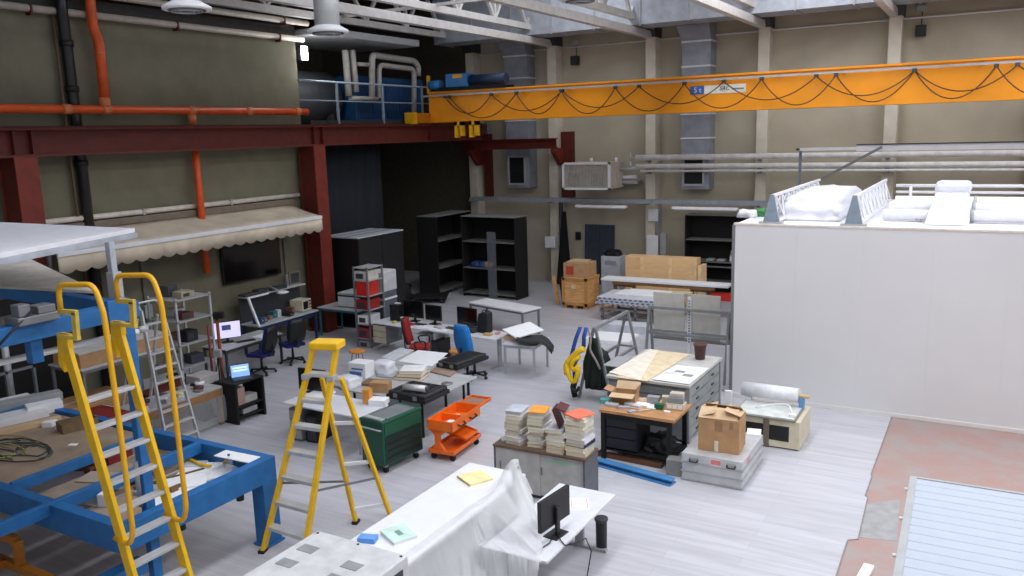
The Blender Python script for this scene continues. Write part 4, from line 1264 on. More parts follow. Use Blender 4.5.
# film covered table
t = table('cluttered_table', 'wooden apron table under the aluminium ladder, littered with small parts', (-12.8, 9.5), PI / 2, 1.7, 0.7, 0.75, TOPG, mat('dull_timber', (150, 112, 76)), 0.04, 0.08)
MB().box(-.85, .85, -.36, -.35, .56, .71).build('front_board', mat('dull_timber', (150, 112, 76)), t)
rows = []
for i in range(9):
    rows.append([(0.86 + .09 * (j / 6) + .03 * math.sin(i * 1.7 + j), -.33 + i * .08, .74 - .68 * j / 6) for j in range(7)])
tag(put(MB().grid(rows).build('plastic_sheet', FILM), (-12.8, 9.5, 0), PI / 2), 'milky plastic sheet hanging off the far end of the cluttered wooden table', 'plastic sheet')
rows = []
for i in range(16):
    rows.append([(-.86 + i * .115, -.372 - .03 * s + .012 * math.sin(i * 1.9 + 4 * s), .57 - .5 * s) for s in (0, .2, .4, .6, .8, 1)])
tag(put(MB().grid(rows).build('front_sheet', plastic_film('thin_grey_film', (214, 214, 216), 0.3)), (-12.8, 9.5, 0), PI / 2), 'milky plastic sheet hanging along the front of the cluttered wooden table', 'plastic sheet')
stuff = [('parts_bag', (196, 60, 84), 'pink parts bag'), ('parts_tray', (50, 52, 60), 'dark parts tray'), ('parts_box', (210, 210, 208), 'white parts box'), ('parts_tray', (60, 66, 90), 'navy parts tray'),
         ('parts_box', (230, 214, 150), 'pale yellow dish'), ('parts_box', (150, 150, 150), 'grey parts box'), ('parts_tray', (90, 40, 40), 'maroon tray'), ('parts_box', (226, 226, 226), 'white dish')]
for k, (nm, c, lb) in enumerate(stuff):
    tag(put(MB().lathe([(.05, 0), (.09, .005), (.1, .05 + .01 * (k % 3)), (.06, .06 + .01 * (k % 3))], n=7 + k).build(nm, mat('cl_item_%d' % k, c)), (-12.68 - .22 * (k % 2), 8.8 + k * .2, .75), k), lb + ' on the cluttered wooden table, ' + ('nearest the blue rig', 'second along', 'third along', 'fourth along', 'fifth along', 'sixth along', 'seventh along', 'at the far end')[k], 'parts')
rnd = random.Random(14)
for k in range(12):
    c = [(214, 212, 210), (52, 56, 70), (180, 60, 80), (120, 122, 126), (190, 176, 150), (30, 32, 36)][k % 6]
    w_, d_, h_ = rnd.uniform(.08, .2), rnd.uniform(.06, .14), rnd.uniform(.02, .07)
    tag(put(MB().box(-w_ / 2, w_ / 2, -d_ / 2, d_ / 2, 0, h_).build('small_part', mat('clutter_%d' % (k % 6), c), None, .004), (-12.56 - .2 * (k % 3), 8.76 + k * .125, .751), rnd.uniform(0, 3)),
        ('white', 'navy', 'pink', 'grey', 'beige', 'black')[k % 6] + ' flat part on the cluttered wooden table, ' + ('nearer the blue rig', 'nearer the laptop rack')[k // 6], 'parts')
# boxes and low table behind the rig
c1, c2 = atx(80, 363, -13.7), atx(166, 352, -13.7)
zc = (c1.z + c2.z) / 2
t = thing('long_carton', 'long brown cardboard carton behind the blue rig and yellow ladder', 'cardboard box', (-14.1, (c1.y + c2.y) / 2, zc))
hl = (c2.y - c1.y) / 2
MB().box(-.4, .4, -hl, hl, 0, .26).build('body', CARD, t, 0.01)
MB().box(-.42, .42, -hl - .02, hl + .02, .25, .29).build('lid', mat('pale_lid', (190, 184, 180), 0.7), t, 0.006)
table('storage_table', 'grey storage table behind the rig under the long carton', (-14.1, (c1.y + c2.y) / 2), 0, 1.0, 2 * hl + .1, zc, TOPG, GREYM)
t = thing('brown_box', 'brown cardboard box under the grey storage table', 'cardboard box', (-14.0, 8.7, 0), 0)
MB().box(-.4, .4, -.6, .6, 0, .8).build('body', CARD, t, 0.01)
MB().box(-.03, .03, -.6, .6, .8, .803).build('tape', CARDL, t)
t = table('pale_table', 'pale grey work table between the rig and the cluttered table', (-13.05, 8.1), 0, .7, .9, .8, TOPG, GREYM)
t = thing('red_crate', 'dark red plastic crate behind the far beam of the blue rig', 'crate', (-12.3, 7.8, 0.0))
MB().box(-.35, .35, -.22, .22, 0.0, .03).box(-.35, -.32, -.22, .22, .03, 1.05).box(.32, .35, -.22, .22, .03, 1.05).box(-.32, .32, -.22, -.19, .03, 1.05).box(-.32, .32, .19, .22, .03, 1.05).build('body', mat('dark_red_plastic', (130, 24, 24)), t, 0.006)
MB().box(-.37, .37, -.24, .24, 1.0, 1.05).build('rim', mat('dark_red_plastic', (130, 24, 24)), t, 0.006)
for o in [x for x in bpy.data.objects if x.name in ('pale_table', 'red_crate')]:
    pass
t = thing('window_frame_piece', 'small grey aluminium lattice frame leaning behind the rig at the left', 'frame', (-14.6, 7.6, 0))
b = MB()
b.box(-.03, .03, -.5, -.46, 0, 1.5).box(-.03, .03, .46, .5, 0, 1.5).box(-.03, .03, -.5, .5, 1.46, 1.5).box(-.03, .03, -.02, .02, 0, 1.5).box(-.03, .03, -.5, .5, .95, .99)
b.build('bars', GREYM, t)
# aluminium shelf rack with instruments
t = thing('aluminium_shelf', 'open aluminium profile shelf rack full of instruments by the olive wall', 'shelf', (-14.4, 11.1, 0))
for x in (-.42, .42):
    for y in (-.42, .42):
        MB().box(x - .02, x + .02, y - .02, y + .02, 0, 2.25).build('post', ALU, t)
for z in (.35, .8, 1.28, 1.76, 2.2):
    MB().box(-.44, .44, -.44, .44, z - .015, z + .01).build('shelf_board', LGREY, t)
rnd = random.Random(9)
cols = [(40, 42, 46), (120, 40, 34), (176, 176, 172), (60, 66, 80), (150, 110, 80), (30, 30, 34), (190, 190, 186), (92, 50, 44), (70, 72, 76), (160, 150, 130)]
n = 0
lev = {.36: 'bottom shelf', .81: 'second shelf', 1.29: 'third shelf', 1.77: 'fourth shelf', 2.21: 'top'}
for z in (.36, .81, 1.29, 1.77, 2.21):
    for x, side in ((-.2, 'back'), (.2, 'front')):
        w, h = rnd.uniform(.22, .34), rnd.uniform(.12, .26)
        yy = rnd.uniform(-.15, .15)
        t2 = thing('instrument_box', ('dark grey', 'maroon', 'light grey', 'slate', 'tan', 'black', 'off white', 'brown', 'grey', 'beige')[n] + ' instrument box on the %s of the aluminium rack, %s side' % (lev[z], side), 'instrument', (-14.4 + x, 11.1 + yy, z), rnd.uniform(-.15, .15))
        MB().box(-.14, .14, -w / 2, w / 2, 0, h).build('case', mat('rack_item_%d' % n, cols[n]), t2, 0.008)
        MB().box(.14, .146, -w * .35, w * .1, h * .25, h * .75).build('faceplate', DGREY, t2)
        n += 1
t = thing('red_pole', 'thin dark red pole standing at the front of the aluminium rack', 'pole', (-13.85, 11.3, 0))
MB().tube([(0, 0, 0.02), (0, 0, 1.6)], 0.025, 8).build('pole', mat('pole_red', (120, 40, 40)), t)
MB().lathe([(.12, 0), (.12, .02), (.03, .03)]).build('base', DGREY, t)
t = thing('dark_red_chest', 'dark red wooden chest on the floor in front of the aluminium rack', 'chest', (-13.65, 10.1, 0))
MB().box(-.25, .25, -.55, .45, 0, .6).build('body', mat('dark_red_wood', (96, 36, 26), 0.6), t, 0.01)
MB().box(-.27, .27, -.57, .47, .6, .65).build('lid', mat('dark_red_wood', (96, 36, 26)), t, 0.01)
t = thing('camera_tripod', 'black tripod with clamp head standing beside the laptop rack', 'tripod', (-13.45, 11.15, 0))
for k in range(3):
    a = k * 2.1 + .4
    MB().tube([(.22 * math.cos(a), .22 * math.sin(a), 0.01), (0, 0, 1.0)], 0.014, 8).build('leg', BLACK, t)
MB().boxr((0, 0, 1.08), (.16, .1, .16), .4).build('head', LGREY, t, 0.01)
t = thing('white_device', 'small white device box on a black stand left of the laptop', 'box', (-13.05, 10.4, 0))
MB().box(-.16, .16, -.16, .16, 0, .72).build('stand', BLACKM, t)
MB().box(-.2, .2, -.22, .22, .72, .9).build('case', mat('dim_white_box', (176, 172, 170)), t, 0.01)
# ------------------------------------------------------------------ far left: cabinets, shelves, rack
t = thing('tall_cabinet', 'tall black cabinet with grey striped top beside the red steel column', 'cabinet', (-15.75, 18.65, 0))
MB().box(-.62, .62, -1.02, 1.02, 0, 2.56).build('body', mat('cabinet_black', (17, 18, 19), 0.5), t, 0.01)
MB().box(-.64, .64, -1.04, 1.04, 2.56, 2.6).build('top', mat('cabinet_top_grey', (176, 180, 188), 0.5), t, 0.005)
for x in (-.22, .2):
    MB().box(x - .015, x + .015, -1.03, 1.03, 2.6, 2.606).build('groove', DGREY, t)
for k in range(2):
    MB().box(.62, .64, -1.0 + k * 1.01, -.01 + k * 1.0, .06, 2.52).build('door', mat('cabinet_door_black', (25, 26, 28), 0.5), t, 0.004)
t = table('printer_table', 'pale table with turquoise legs beside the red column carrying a white box', (-15.05, 17.0), 0, 1.45, .95, .8, TOPG, mat('turquoise_steel', (36, 110, 124)))
t = thing('printer', 'white boxy printer with dark seam on the turquoise legged table', 'printer', (-14.85, 17.1, .8))
MB().box(-.4, .4, -.3, .3, 0.02, .3).build('body', WHITE, t, 0.015)
MB().box(-.41, .41, -.31, .31, .3, .33).build('seam', DGREY, t)
MB().box(-.4, .4, -.3, .3, .33, .4).build('lid', mat('dim_white', (186, 186, 188)), t, 0.015)
t = thing('instrument_rack', 'tall open grey rack with red boxes at the left of the computer desks', 'rack', (-13.72, 16.3, 0))
for x in (-.22, .22):
    for y in (-.3, .3):
        MB().box(x - .02, x + .02, y - .02, y + .02, 0, 2.1).build('post', GREYM, t)
for z in (.25, .62, 1.0, 1.36, 1.75, 2.08):
    MB().box(-.24, .24, -.32, .32, z - .02, z).build('shelf_board', LGREY, t)
for (z, h, m_, lb, w) in ((1.36, .5 - .14, RED, 'bright red instrument box on the upper shelf of the tall grey rack', .26), (1.75, .24, mat('cream_case', (200, 196, 186)), 'white instrument on the top shelf of the tall grey rack', .3), (1.0, .25, mat('red_maroon', (150, 30, 26)), 'dark red open case with boxes, below the bright red one in the rack', .3),
                        (.62, .22, PAPER, 'white box at half height in the tall grey rack', .26), (.25, .26, mat('crimson_case', (150, 44, 58)), 'crimson case near the bottom of the tall grey rack', .28), (0.0, .18, mat('dull_white_box', (150, 148, 146)), 'dull white box at the foot of the tall grey rack', .26)):
    w *= .64
    t2 = thing('rack_box', lb, 'box', (-13.72, 16.25, z + .001))
    MB().box(-w, w, -.26, .24, 0, h).build('case', m_, t2, 0.01)
    MB().box(-w * .7, w * .5, -.268, -.26, h * .2, h * .75).build('faceplate', m_ if m_ == RED else DGREY, t2)
p = aty(383.5, 300, 17.0)
t = thing('white_tower', 'white topped grey tower cabinet with dark band behind the red rack', 'cabinet', (p.x, 17.0, 0))
MB().box(-.22, .22, -.3, .3, 0, 1.1).build('base', mat('slate_cabinet', (86, 92, 104)), t, 0.01)
MB().box(-.225, .225, -.31, .31, 1.1, 1.15).build('band', WHITE, t)
MB().box(-.22, .22, -.3, .3, 1.15, 1.32).build('dark_band', mat('slate_cabinet', (86, 92, 104)), t, 0.01)
MB().box(-.23, .23, -.32, .32, 1.32, 1.86).build('upper_case', mat('tower_white', (200, 200, 204)), t, 0.03)


def shelving(name, label, c, rz, L, D, H, zs, face=True):
    t = thing(name, label, 'shelving', (c[0], c[1], 0), rz)
    for x in (-L / 2, L / 2 - .04):
        MB().box(x, x + .04, -D / 2, D / 2, 0, H).build('side_panel', BLACKM, t, 0.004)
    MB().box(-L / 2, L / 2, D / 2 - .02, D / 2, 0.05, H).build('back_panel', BLACKM, t)
    MB().box(-L / 2, L / 2, -D / 2, D / 2, H, H + .03).build('top_board', mat('shelf_top_grey', (128, 128, 128)), t)
    for z in zs:
        MB().box(-L / 2 + .04, L / 2 - .04, -D / 2, D / 2 - .02, z - .03, z).build('shelf_board', mat('shelf_board_grey', (112, 110, 107)), t)
    return t


shelving('black_shelving', 'tall black shelving unit facing the camera near the back wall with an acrylic sheet inside', (-14.1, 23.2), -.03, 2.1, .75, 2.66, (.14, .98, 1.86))
shelving('black_shelving', 'tall black shelving unit turned sideways, left of the other black shelving', (-16.25, 23.5), PI / 2, 2.1, .8, 2.66, (.14, .95, 1.86))
t = put(MB().box(-.16, .16, -.012, .012, 0, 2.2).build('acrylic_sheet', plastic_film('smoky_acrylic', (120, 124, 130), .5, .2)), (-13.95, 22.78, 0), 0)
tag(t, 'narrow smoky acrylic sheet leaning in front of the black shelving', 'sheet')
for k, (x, c, lb) in enumerate(((-14.75, (40, 60, 120), 'blue bundle on the middle board of the black shelving'), (-14.45, (60, 80, 130), 'blue grey packet on the middle board of the black shelving'), (-14.25, (190, 160, 140), 'small pinkish packet on the middle board of the black shelving'))):
    lump('shelf_bundle', lb, 'bundle', (x, 23.1, .98), (.3, .3, .2), mat('shelf_bundle_%d' % k, c), k + 20, 2, .2)
t = thing('low_dolly', 'low black platform dolly on the floor in front of the sideways shelving', 'dolly', (-15.6, 21.6, 0), .5)
MB().box(-.55, .55, -.4, .4, .16, .22).build('deck', BLACKM, t, 0.008)
for x in (-.42, .42):
    for y in (-.3, .3):
        MB().tube([(x, y - .03, .08), (x, y + .03, .08)], .08, 12).box(x - .03, x + .03, y - .03, y + .03, .08, .16).build('castor', BLACK, t)
lump('dark_bag', 'dark grey bagged heap on the floor left of the black dolly', 'bag', (-16.35, 20.75, 0), (.8, .8, .8), mat('dark_bag', (20, 20, 21), .7), 31, 4, .2)

# ------------------------------------------------------------------ computer desks
dr = math.atan2(15.55 - 15.85, 3.8)
dc = Vector((-11.4, 16.05, 0))
du, dv = Vector((math.cos(dr), math.sin(dr), 0)), Vector((-math.sin(dr), math.cos(dr), 0))


def dk(a, b_):
    return dc + du * a + dv * b_


p = dk(-.97, 0)
t = table('computer_desk', 'white computer desk with cream drawers and the red chair', (p.x, p.y), dr, 1.9, .72, .74, TOPW, LGREY, .03, .05, 'T', cat='desk')
MB().box(-.93, -.5, -.3, .3, .2, .68).build('drawer_unit', mat('drawer_grey', (120, 122, 126)), t, 0.006)
for k in range(3):
    d = MB().box(-.92, -.51, -.325, -.3, .22 + k * .155, .36 + k * .155).build('drawer', CREAM, t, 0.005)
p = dk(.97, 0)
t = table('computer_desk', 'white computer desk with the blue chair and grey T shaped legs', (p.x, p.y), dr, 1.9, .72, .74, TOPW, LGREY, .03, .05, 'T', cat='desk')
MB().box(-.9, -.88, -.3, .3, .1, .7).build('modesty_panel', TOPW, t)
for a, b_, w, h, rz, lb in ((-.98, .22, .6, .44, .05, 'black monitor at the left end of the computer desks'), (-.32, .2, .5, .38, 0.0, 'black monitor between the red and the blue chair'), (.72, .2, .6, .42, -.05, 'black monitor right behind the blue chair')):
    q = dk(a, b_)
    monitor(lb, (q.x, q.y, .74), dr + rz, w, h, None, .1)
q = dk(-1.45, .2)
t = thing('desktop_computer', 'black computer tower at the left end of the computer desks', 'computer', (q.x, q.y, .74), dr)
MB().box(-.14, .14, -.2, .2, 0, .42).build('case', BLACK, t, 0.01)
MB().box(-.06, .06, -.206, -.2, .32, .36).build('drive', DGREY, t)
MB().box(-.1, .06, -.06, .02, .42, .44).build('usb_stick', PAPER, t)
q = dk(1.3, .12)
t = thing('black_bag', 'black bag standing upright on the desk right of the last monitor', 'bag', (q.x, q.y, .74), dr)
MB().prism([(-.17, -.12, 0), (.15, -.12, 0), (.13, -.08, .46), (.02, -.06, .5), (-.14, -.08, .44)], (0, .24, 0)).build('body', mat('bag_black', (28, 29, 33), .8), t, .03)
MB().tube(arc((0, 0, .46), .07, 0, PI, 8), .012, 6).build('handle', BLACK, t)
q = dk(-1.15, -.02)
t = thing('white_mug', 'white mug on the desk at the left end', 'mug', (q.x, q.y, .74))
MB().lathe([(.045, 0), (.05, .01), (.05, .14), (.042, .14), (.04, .03), (.01, .02)]).build('cup', PAPER, t)
MB().tube(arc((.05, 0, .07), .035, -PI / 2, PI / 2, 8), .008, 6).build('handle', PAPER, t)
desk_items = [(-.85, -.1, (160, 40, 50), .3, .12, .04, 'dark red folder'), (-.6, .0, (60, 50, 52), .34, .14, .03, 'black keyboard'), (-.3, -.12, (240, 240, 242), .42, .28, .012, 'white papers'), (.1, -.05, (190, 190, 196), .3, .2, .05, 'grey notebook'),
              (.4, .02, (70, 70, 74), .36, .14, .04, 'dark keyboard'), (.15, -.22, (236, 236, 240), .5, .24, .01, 'white drawings'), (1.0, .02, (54, 56, 62), .32, .24, .1, 'black desk telephone'), (1.55, -.1, (200, 160, 100), .2, .12, .05, 'tan pencil box'),
              (1.68, .1, (210, 150, 150), .1, .12, .05, 'pink cup tray'), (-.05, .08, (150, 60, 50), .12, .1, .05, 'red pen tray'), (-1.3, -.15, (196, 180, 90), .1, .1, .05, 'yellow note block')]
for k, (a, b_, c, w, d, h, lb) in enumerate(desk_items):
    q = dk(a, b_)
    tag(put(MB().box(-w / 2, w / 2, -d / 2, d / 2, 0, h).build('desk_item', mat('desk_item_%d' % k, c), None, min(.006, h * .3)), (q.x, q.y, .741), dr + (k % 3 - 1) * .2), lb + ' on the white computer desks', 'desk item')
office_chair('red swivel chair with black shell at the left computer desk', (-11.33, 15.15, 0), -1.1, mat('chair_red', (150, 26, 24), .8), BLACK, True, .58, .46)
office_chair('bright blue swivel chair at the right computer desk', (-9.68, 14.92, 0), -.35, mat('chair_blue', (24, 120, 196), .7), mat('chair_blue', (24, 120, 196), .7), False, .66, .54)
q = dk(.02, -.1)
t = thing('desktop_computer', 'black computer tower on the floor between the two computer desks', 'computer', (q.x + .1, q.y, 0), dr)
MB().box(-.12, .12, -.22, .22, 0, .5).build('case', BLACK, t, 0.01)
MB().box(-.09, .09, -.226, -.22, .06, .44).build('front_panel', DGREY, t)
t = thing('white_cabinet_box', 'white low pedestal on the floor right of the red chair', 'pedestal', (q.x - .38, q.y, 0), dr)
MB().box(-.18, .2, -.25, .25, .02, .58).build('body', WHITE, t, 0.008)
for k in range(3):
    MB().box(-.16, .18, -.262, -.25, .05 + k * .18, .21 + k * .18).build('drawer', TOPW, t, 0.004)
for (px, py), lb in (((357, 351), 'orange round stool seat at the left of the grey work tables'), ((457, 351), 'orange round stool behind the stacked black cases')):
    p = at(px, py, .46)
    t = thing('orange_stool', lb, 'stool', (p.x, p.y, 0))
    MB().lathe([(.17, .43), (.19, .44), (.19, .47), (.16, .48)]).build('seat', mat('stool_orange', (216, 138, 60), .6), t)
    for k in range(4):
        a = k * PI / 2 + .5
        MB().tube([(.17 * math.cos(a), .17 * math.sin(a), 0), (.11 * math.cos(a), .11 * math.sin(a), .43)], .012, 8).build('leg', GREYM, t)

# grey side table behind the desks
sa, sb, sc = at(468, 302, .74), at(522.5, 311.5, .74), at(536.6, 306, .74)
gr_ = math.atan2(sb.y - sa.y, sb.x - sa.x)
sm = (sa + sb) / 2 + Vector((-math.sin(gr_), math.cos(gr_), 0)) * .36
t = table('side_table', 'long white topped table with grey legs standing free behind the computer desks', (sm.x, sm.y), gr_, (sb - sa).length, .72, .74, mat('bright_white_top', (232, 232, 236), .4, 0, .02), GREYM, .04, .05)
# poster table with clear plastic
t = table('poster_table', 'small table with white poster board at the right of the computer desks', (-8.9, 15.9), 0.1, .8, .9, .7, TOPW, LGREY)
o = MB().boxr((0, 0, 0.0), (.6, .74, .025), 0, .1, .14).build('poster_board', PAPER, None)
tag(put(o, (-9.0, 15.95, .92), -.5), 'white poster board lying tilted on the small table', 'board')
carton('pale_box', 'flat cream box under the tilted white poster board', 'box', 519, 338, .7, (.5, .6, .1), 0.1, CARDL)
rows = []
for i in range(6):
    rows.append([(-.3 + .13 * j, .12 * (i - 2.5), .07 + .05 * math.sin(i * 1.4) + .03 * math.cos(j * 1.3) - (.03 * max(0, j - 3) ** 2)) for j in range(7)])
tag(put(MB().grid(rows).build('black_cloth', mat('black_cloth', (44, 46, 48), .9), None, 0, .012), (-8.62, 15.62, .76), .4), 'crumpled black cloth hanging over the right end of the poster table', 'cloth')
rows = []
for i in range(8):
    rows.append([(-.45 + i * .13, -.5 - .12 * s + .02 * math.sin(i * 2 + s * 5), .69 - .66 * s) for s in (0, .2, .4, .6, .8, 1)])
tag(put(MB().grid(rows).build('clear_sheet', CLEAR), (-8.9, 15.9, 0), .1), 'clear plastic sheet hanging from the front of the poster table', 'plastic sheet')

# ------------------------------------------------------------------ grey work tables in the middle
table('work_table', 'far grey topped work table spread with white drawings', (-9.95, 13.4), -.02, 1.75, .9, .74, TOPG, BLACKM, .03, .04)
table('work_table', 'near grey topped work table covered with boxes and a black case', (-9.3, 12.05), 0.0, 1.95, 1.75, .74, TOPG, BLACKM, .03, .035, 'four', .2)
table('low_table', 'pale laminate table left of the green tool cabinet', (-9.75, 10.48), -.03, 1.8, .76, .74, TOPW, LGREY, .03, .03, 'four', .16)
T = .7405


def slab(name, lb, cat, pts, z, h, m_, bev=0.004):
    """flat thing with the outline of its four corners at height z"""
    v = [at(px, py, z + h) for px, py in pts]
    c = sum(v, Vector()) / len(v)
    pl = [(q_.x - c.x, q_.y - c.y, 0) for q_ in v]
    ar = sum(pl[i][0] * pl[(i + 1) % len(pl)][1] - pl[(i + 1) % len(pl)][0] * pl[i][1] for i in range(len(pl)))
    if ar < 0:
        pl = pl[::-1]
    o = MB().prism(pl, (0, 0, h)).build(name, m_, None, min(bev, h * .3))
    return tag(put(o, (c.x, c.y, z)), lb, cat)


slab('drawing_sheet', 'pale grey drawing at the left end of the far work table', 'drawing', ((381, 357), (400, 347.5), (414, 350), (394, 360)), T, .012, mat('pale_grey_sheet', (206, 210, 216)))
slab('drawing_sheet', 'large white drawing in the middle of the far work table', 'drawing', ((398, 361), (418, 350), (448, 353), (432, 366)), T, .012, PAPER)
slab('brown_board', 'thin tan board in front of the black case on the far work table', 'board', ((430, 371), (438, 365), (459, 369), (450, 376)), T, .03, mat('tan_board', (150, 128, 112)))


def flat_case(lb, a, b_, c, z, h):
    A_, B_, C_ = at(*a, z), at(*b_, z), at(*c, z)
    u_ = (B_ - A_)
    L_ = u_.length
    rz_ = math.atan2(u_.y, u_.x)
    v_ = Vector((-u_.y, u_.x, 0)).normalized()
    W_ = (C_ - B_).dot(v_)
    t_ = thing('black_case', lb, 'case', (A_ + B_) / 2 + v_ * W_ / 2, rz_)
    MB().box(-L_ / 2, L_ / 2, -W_ / 2, W_ / 2, 0, h * .55).build('lower_shell', BLACK, t_, .012)
    MB().box(-L_ / 2 + .03, L_ / 2 - .03, -W_ / 2 + .03, W_ / 2 - .03, h * .55, h).build('lid', mat('case_charcoal', (48, 49, 53), .4), t_, .015)
    b = MB()
    for k in range(4):
        b.box(-L_ / 2 + .1 + k * (L_ - .2) / 4, -L_ / 2 + .16 + k * (L_ - .2) / 4, -W_ / 2 + .08, W_ / 2 - .08, h, h + .008)
    b.build('rib', BLACK, t_)
    for s_ in (-.25, .25):
        MB().box(L_ * s_ - .04, L_ * s_ + .04, -W_ / 2 - .015, -W_ / 2, h * .3, h * .8).build('latch', GREYM, t_)
    return t_


flat_case('large black flat case at the right end of the far work table', (436, 367), (457, 371), (482, 358), T + .03, .13)
flat_case('black flat case with silver cylinder on the front of the near work table', (386, 398), (425, 405), (441, 391.5), T, .14)
t = thing('silver_cylinder', 'silver metal cylinder lying on the black case of the near work table', 'cylinder', at(416, 388, T + .21), .15)
MB().tube([(-.24, 0, 0), (.2, 0, 0)], .062, 18).build('barrel', ALU, t)
MB().tube([(.2, 0, 0), (.25, 0, 0)], .045, 16).build('end_cap', DGREY, t)
t = thing('white_box', 'white box with blue print on the left of the near work table', 'box', at(362, 376, T), .1)
MB().box(-.2, .2, -.16, .16, 0, .3).build('body', PAPER, t, .01)
MB().box(-.17, .1, -.166, -.16, .06, .13).build('print', mat('print_blue', (70, 120, 190)), t)
MB().box(-.12, .14, -.166, -.16, .17, .2).build('print', mat('print_blue', (70, 120, 190)), t)
lump('plastic_bag', 'white plastic bag beside the white box on the near work table', 'bag', at(384, 373, T), (.42, .34, .26), BAG, 41, 4, .22)
lump('plastic_bag', 'crumpled white bag at the left corner of the near work table', 'bag', at(347, 386, T), (.5, .4, .2), BAG, 42, 4, .24)
lump('pink_packet', 'pink packet tucked beside the white plastic bag', 'packet', at(388, 372, T), (.16, .14, .1), mat('pink_packet', (206, 130, 110)), 43, 2, .2)
carton('orange_box', 'orange upright box at the front left of the near work table', 'box', 368, 403, T, (.13, .16, .26), .3, mat('orange_card', (222, 150, 62)))
carton('tan_box', 'tan cardboard box behind the orange upright box', 'cardboard box', 381, 391, T, (.36, .22, .18), .3, CARD)
carton('white_carton', 'white carton with red print in front of the black case', 'box', 379, 404, T, (.3, .24, .1), .3, PAPER)
carton('wooden_tray', 'low brown wooden tray behind the tan box on the near work table', 'tray', 376, 384, T, (.5, .34, .05), .2, mat('dark_cardboard', (122, 100, 74)))
carton('grey_folder', 'grey folder in front of the white bags on the near work table', 'folder', 391, 376, T, (.5, .3, .03), .1, LGREY)
t = thing('metal_disc', 'flat grey metal disc on the near work table right of the black case', 'disc', at(447, 384, T))
MB().lathe([(.1, 0), (.11, .005), (.11, .015), (.03, .02)]).build('plate', GREYM, t)


def bound_book(label, loc, rz, w, d, h, cover, pages=None, group=None):
    t_ = thing('book', label, 'book', loc, rz, group)
    MB().box(-w / 2 + .006, w / 2 - .004, -d / 2 + .004, d / 2 - .004, h * .12, h * .88).build('pages', pages or PAPERC, t_)
    b = MB()
    b.box(-w / 2, w / 2, -d / 2, d / 2, 0, h * .12).box(-w / 2, w / 2, -d / 2, d / 2, h * .88, h).box(-w / 2, -w / 2 + .006, -d / 2, d / 2, h * .12, h * .88)
    b.build('cover', cover, t_)
    return t_


p = at(411, 378, T)
for k, (c, w, lb) in enumerate((((150, 120, 92), .56, 'brown folder at the bottom of the pile left of the large black case'), ((176, 150, 120), .5, 'tan folder in the middle of the pile left of the large black case'), ((236, 236, 238), .46, 'white folder on top of the pile left of the large black case'))):
    bound_book(lb, (p.x + .02 * k, p.y + .02 * k, T + .065 * k), .2 + .1 * k, w, .4, .064, mat('folder_%d' % k, c))
# under and behind the low table
monitor('dark monitor at the left end of the pale low table behind the stepladder', (at(313, 392, .74).x, at(313, 392, .74).y, .74), .1, .6, .4, None, .04)
t = thing('desktop_computer', 'black computer tower standing under the left of the pale low table', 'computer', (-10.2, 10.55, 0), .1)
MB().box(-.12, .12, -.25, .25, 0, .5).build('case', BLACK, t, .01)
MB().box(-.09, .09, -.256, -.25, .05, .44).build('front_panel', DGREY, t)
t = thing('grey_pedestal', 'grey drawer pedestal under the pale low table', 'pedestal', (-10.5, 10.5, 0), .0)
MB().box(-.14, .14, -.25, .25, .03, .6).build('body', GREYM, t, .006)
for k in range(3):
    MB().box(-.13, .13, -.262, -.25, .05 + k * .18, .21 + k * .18).build('drawer', LGREY, t, .004)
slab('paper_stack', 'white papers at the left end of the pale low table', 'paper', ((303, 396), (318, 388), (336, 391), (322, 400)), T, .03, PAPER)
p = at(350, 422)
t = thing('floor_cable', 'black cable hanging down from the pale low table', 'cable', (-9.2, 10.75, 0))
MB().tube([(0, 0, .71), (.05, -.1, .5), (.2, -.05, .35), (.5, 0, .42), (.6, .05, .7)], .012, 6).build('lead', BLACK, t)

# ------------------------------------------------------------------ tool cabinets
ga, gb, gc = at(361, 418, .88), at(382, 423, .88), at(421, 407, .88)
gm = (gb + gc) / 2
uy = (gc - gb).normalized()
rzg = math.atan2(uy.y, uy.x) - PI / 2
W = .5
D = (gc - gb).length
ctr = gm - Vector((math.cos(rzg), math.sin(rzg), 0)) * (W / 2)
t = thing('tool_cabinet', 'green tool cabinet on castors with grey mat on top', 'tool cabinet', (ctr.x, ctr.y, 0), rzg)
MB().box(-W / 2, W / 2, -D / 2, D / 2, .14, .86).build('body', GREENC, t, .012)
MB().box(-W / 2 - .01, W / 2 + .01, -D / 2 - .01, D / 2 + .01, .84, .88).build('top_tray', GREENC, t, .008)
MB().box(-W / 2 + .05, W / 2 - .05, -D / 2 + .16, D / 2 - .1, .88, .892).build('rubber_mat', mat('mat_grey', (112, 116, 118), .8), t, .003)
for k in range(4):
    d = MB().box(W / 2, W / 2 + .012, -D / 2 + .04, D / 2 - .04, .17 + k * .115, .275 + k * .115).build('drawer', mat('green_drawer', (12, 40, 32), .5), t, .004)
    MB().box(W / 2 + .012, W / 2 + .028, -D / 2 + .08, D / 2 - .08, .26 + k * .115, .272 + k * .115).build('handle', BLACKM, d)
MB().box(W / 2, W / 2 + .012, -D / 2 + .04, D / 2 - .04, .64, .83).build('drawer', GREENC, t, .004)
MB().tube(rounded([(-.22, -D / 2, .74), (-.22, -D / 2 - .06, .76), (.22, -D / 2 - .06, .76), (.22, -D / 2, .74)], .03), .014, 8).build('push_handle', LGREY, t)
MB().box(-.2, .2, -D / 2 + .02, -D / 2 + .12, .88, .91).build('tool_rest', LGREY, t, .006)
for x in (-W / 2 + .08, W / 2 - .08):
    for y in (-D / 2 + .1, D / 2 - .1):
        c = MB().tube([(x, y - .02, .055), (x, y + .02, .055)], .055, 14).build('castor', RUBBER, t)
        MB().box(x - .03, x + .03, y - .035, y + .035, .1, .14).build('castor_fork', LGREY, c)

